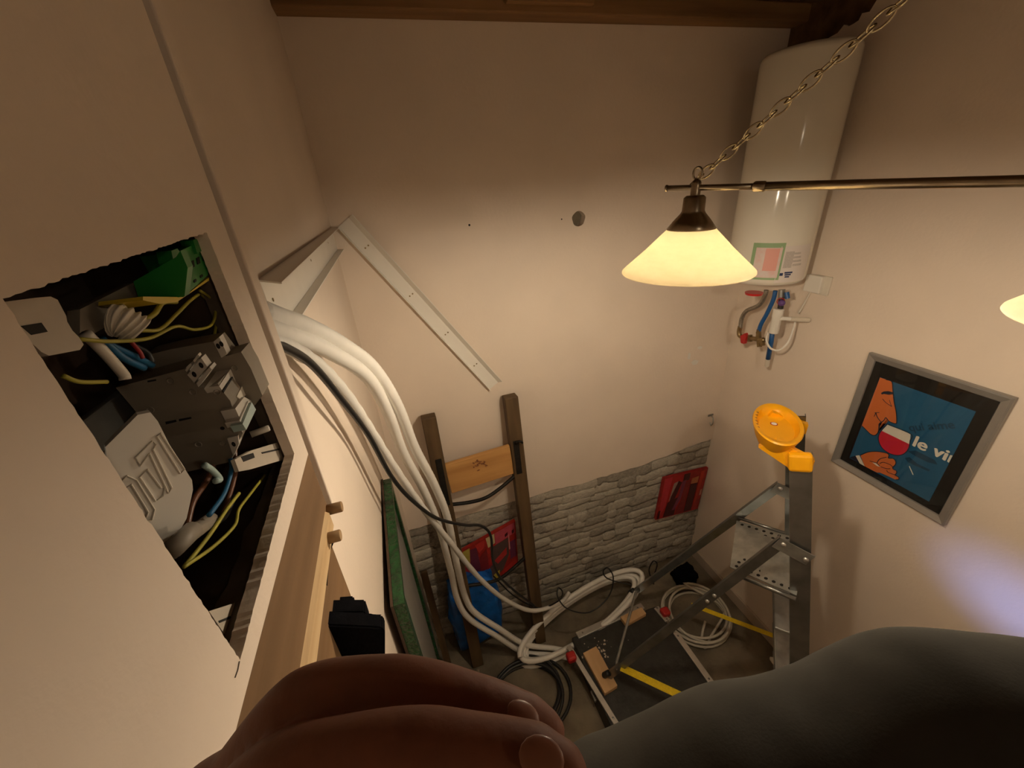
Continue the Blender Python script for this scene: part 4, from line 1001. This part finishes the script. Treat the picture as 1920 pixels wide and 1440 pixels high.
while c.z < TOP-.02:
    s = (sA if i % 2 == 0 else sB); s = (s*math.cos(.5)+ (sB if i % 2 == 0 else -sA)*math.sin(.5))
    obj('link', link(c, s, cdv), M['chain'], ch_, True)
    c = c+cdv*.0295; i += 1

# ================================================================== THE PHOTOGRAPHER: hand and clothing at the lower edge
def fleshmesh(name, chains, m):
    """tapering limbs fused into one continuous surface"""
    bm = None
    for chn in chains:
        pts = [p for p, r in chn]; rs = [r for p, r in chn]; n = 10
        path = catmull(pts, n); nseg = len(pts)-1; rr = []
        for i in range(len(path)):
            f = min(i/n, nseg-1e-6); k = int(f); t = f-k; t = t*t*(3-2*t); rr.append(rs[k]*(1-t)+rs[k+1]*t)
        d = (path[-1]-path[-2]).normalized(); e = path[-1]; r = rr[-1]
        for q in (.3, .55, .75, .9, .98): path.append(e+d*r*q); rr.append(r*math.sqrt(1-q*q))
        d = (path[0]-path[1]).normalized(); e = path[0]; r = rr[0]
        for q in (.4, .75, .95): path.insert(0, e+d*r*q); rr.insert(0, r*math.sqrt(1-q*q))
        bm = tube(path, .01, 20, bm, rf=lambda i, n_, rr=rr: rr[i])
    o = obj(name, bm, m, None, True)
    rm = o.modifiers.new('fuse', 'REMESH'); rm.mode = 'VOXEL'; rm.voxel_size = .0016; rm.use_smooth_shade = True
    sm = o.modifiers.new('soften', 'SMOOTH'); sm.factor = .5; sm.iterations = 8
    return o
def H(px, py, d): return P(px, py, d=d)
wrist = (H(540, 2050, .20), .026); palm = (H(440, 1800, .185), .028)
k1 = (H(370, 1560, .170), .0165); k2 = (H(330, 1640, .158), .016); k3 = (H(400, 1640, .19), .015); k4 = (H(420, 1730, .20), .014)
fing1 = [palm, k1, (H(455, 1445, .160), .0122), (H(545, 1345, .150), .0130), (H(600, 1312, .148), .0126), (H(720, 1296, .145), .0116), (H(800, 1308, .143), .0118), (H(900, 1336, .141), .0112), (H(985, 1362, .140), .0100), (H(1015, 1376, .139), .0085)]
fing2 = [palm, k2, (H(420, 1540, .138), .0122), (H(520, 1462, .126), .0124), (H(650, 1430, .121), .0120), (H(780, 1418, .118), .0122), (H(900, 1428, .117), .0116), (H(1000, 1442, .116), .0112), (H(1045, 1454, .115), .0092)]
fing3 = [palm, k3, (H(520, 1560, .185), .0112), (H(640, 1480, .178), .0112), (H(760, 1480, .172), .0105), (H(880, 1520, .168), .0098), (H(930, 1545, .166), .008)]
fing4 = [palm, k4, (H(540, 1670, .195), .010), (H(640, 1600, .190), .010), (H(740, 1600, .185), .0092), (H(810, 1625, .182), .0075)]
thumb = [palm, (H(380, 1850, .155), .016), (H(560, 1800, .130), .0125), (H(720, 1700, .120), .0115), (H(820, 1650, .116), .009)]
elbow = (V3((.20, -.32, 3.04)), .040)
hand = fleshmesh('person', [[wrist, palm], fing1, fing2, fing3, fing4, thumb, [wrist, (V3((.16, -.12, 3.13)), .032), elbow]], M['shaded_skin'])
tag(hand, 'person at the lower edge, bare hand with bent fingers over dark grey clothing', 'person')
def nail(a, c, w, side):
    b2 = bmesh.new(); bmesh.ops.create_uvsphere(b2, u_segments=16, v_segments=10, radius=1)
    d = (c-a).normalized(); n_ = (CAM-(a+c)/2).normalized(); n_ = (n_*.75+up*side).normalized(); n_ = (n_-d*n_.dot(d)).normalized(); t = d.cross(n_)
    for v in b2.verts: v.co = (a+c)/2 - n_*.0021 + d*v.co.x*(c-a).length*.5 + t*v.co.y*w + n_*v.co.z*.0011
    o = obj('fingernail', b2, M['nail'], hand, True); return o
nail(H(975, 1408, .1062), H(1062, 1425, .1062), .0050, .35)
nail(H(955, 1322, .1315), H(1016, 1347, .1318), .0042, .8)
# grey cloth: bent knee in loose trousers
def limb(path, rads, m, name, seg=48, n=26, fold=.012):
    q = catmull(path, n); nr = len(path)-1; b2 = bmesh.new(); rings = []
    nm = V3((0, 0, 1))
    for i, p in enumerate(q):
        t = (q[min(i+1, len(q)-1)]-q[max(i-1, 0)]).normalized(); nm = (nm-t*nm.dot(t)).normalized(); bi = t.cross(nm)
        f = min(i/n, nr-1e-6); k = int(f); fr_ = f-k; fr_ = fr_*fr_*(3-2*fr_); r = rads[k]*(1-fr_)+rads[k+1]*fr_
        ring = []
        for j in range(seg):
            a = 2*PI*j/seg; dv_ = nm*math.cos(a)+bi*math.sin(a); pp_ = p+dv_*r
            ww = noise.noise(pp_*9)*fold + noise.noise(V3((pp_.x*26, pp_.y*10, pp_.z*26)))*fold*.15
            ring.append(b2.verts.new(pp_+dv_*ww))
        rings.append(ring)
    for i in range(len(rings)-1):
        for j in range(seg): b2.faces.new((rings[i][j], rings[i][(j+1) % seg], rings[i+1][(j+1) % seg], rings[i+1][j]))
    b2.faces.new(rings[0][::-1]); b2.faces.new(rings[-1]); bmesh.ops.recalc_face_normals(b2, faces=b2.faces)
    return obj(name, b2, m, hand, True)
tr_ = limb([H(900, 1730, .34), H(1200, 1620, .33), H(1500, 1515, .32), H(1800, 1440, .31), H(2150, 1470, .28), H(2500, 1620, .22)], [.07, .085, .092, .088, .085, .085], M['trousers'], 'trousers')
tr_['label'] = 'dark grey cloth over a bent knee'
limb([wrist[0]-V3((0, .04, .02)), V3((.16, -.12, 3.13)), elbow[0], elbow[0]+V3((.1, -.25, .2))], [.036, .042, .052, .06], M['trousers'], 'sleeve', 32, 16, .006)
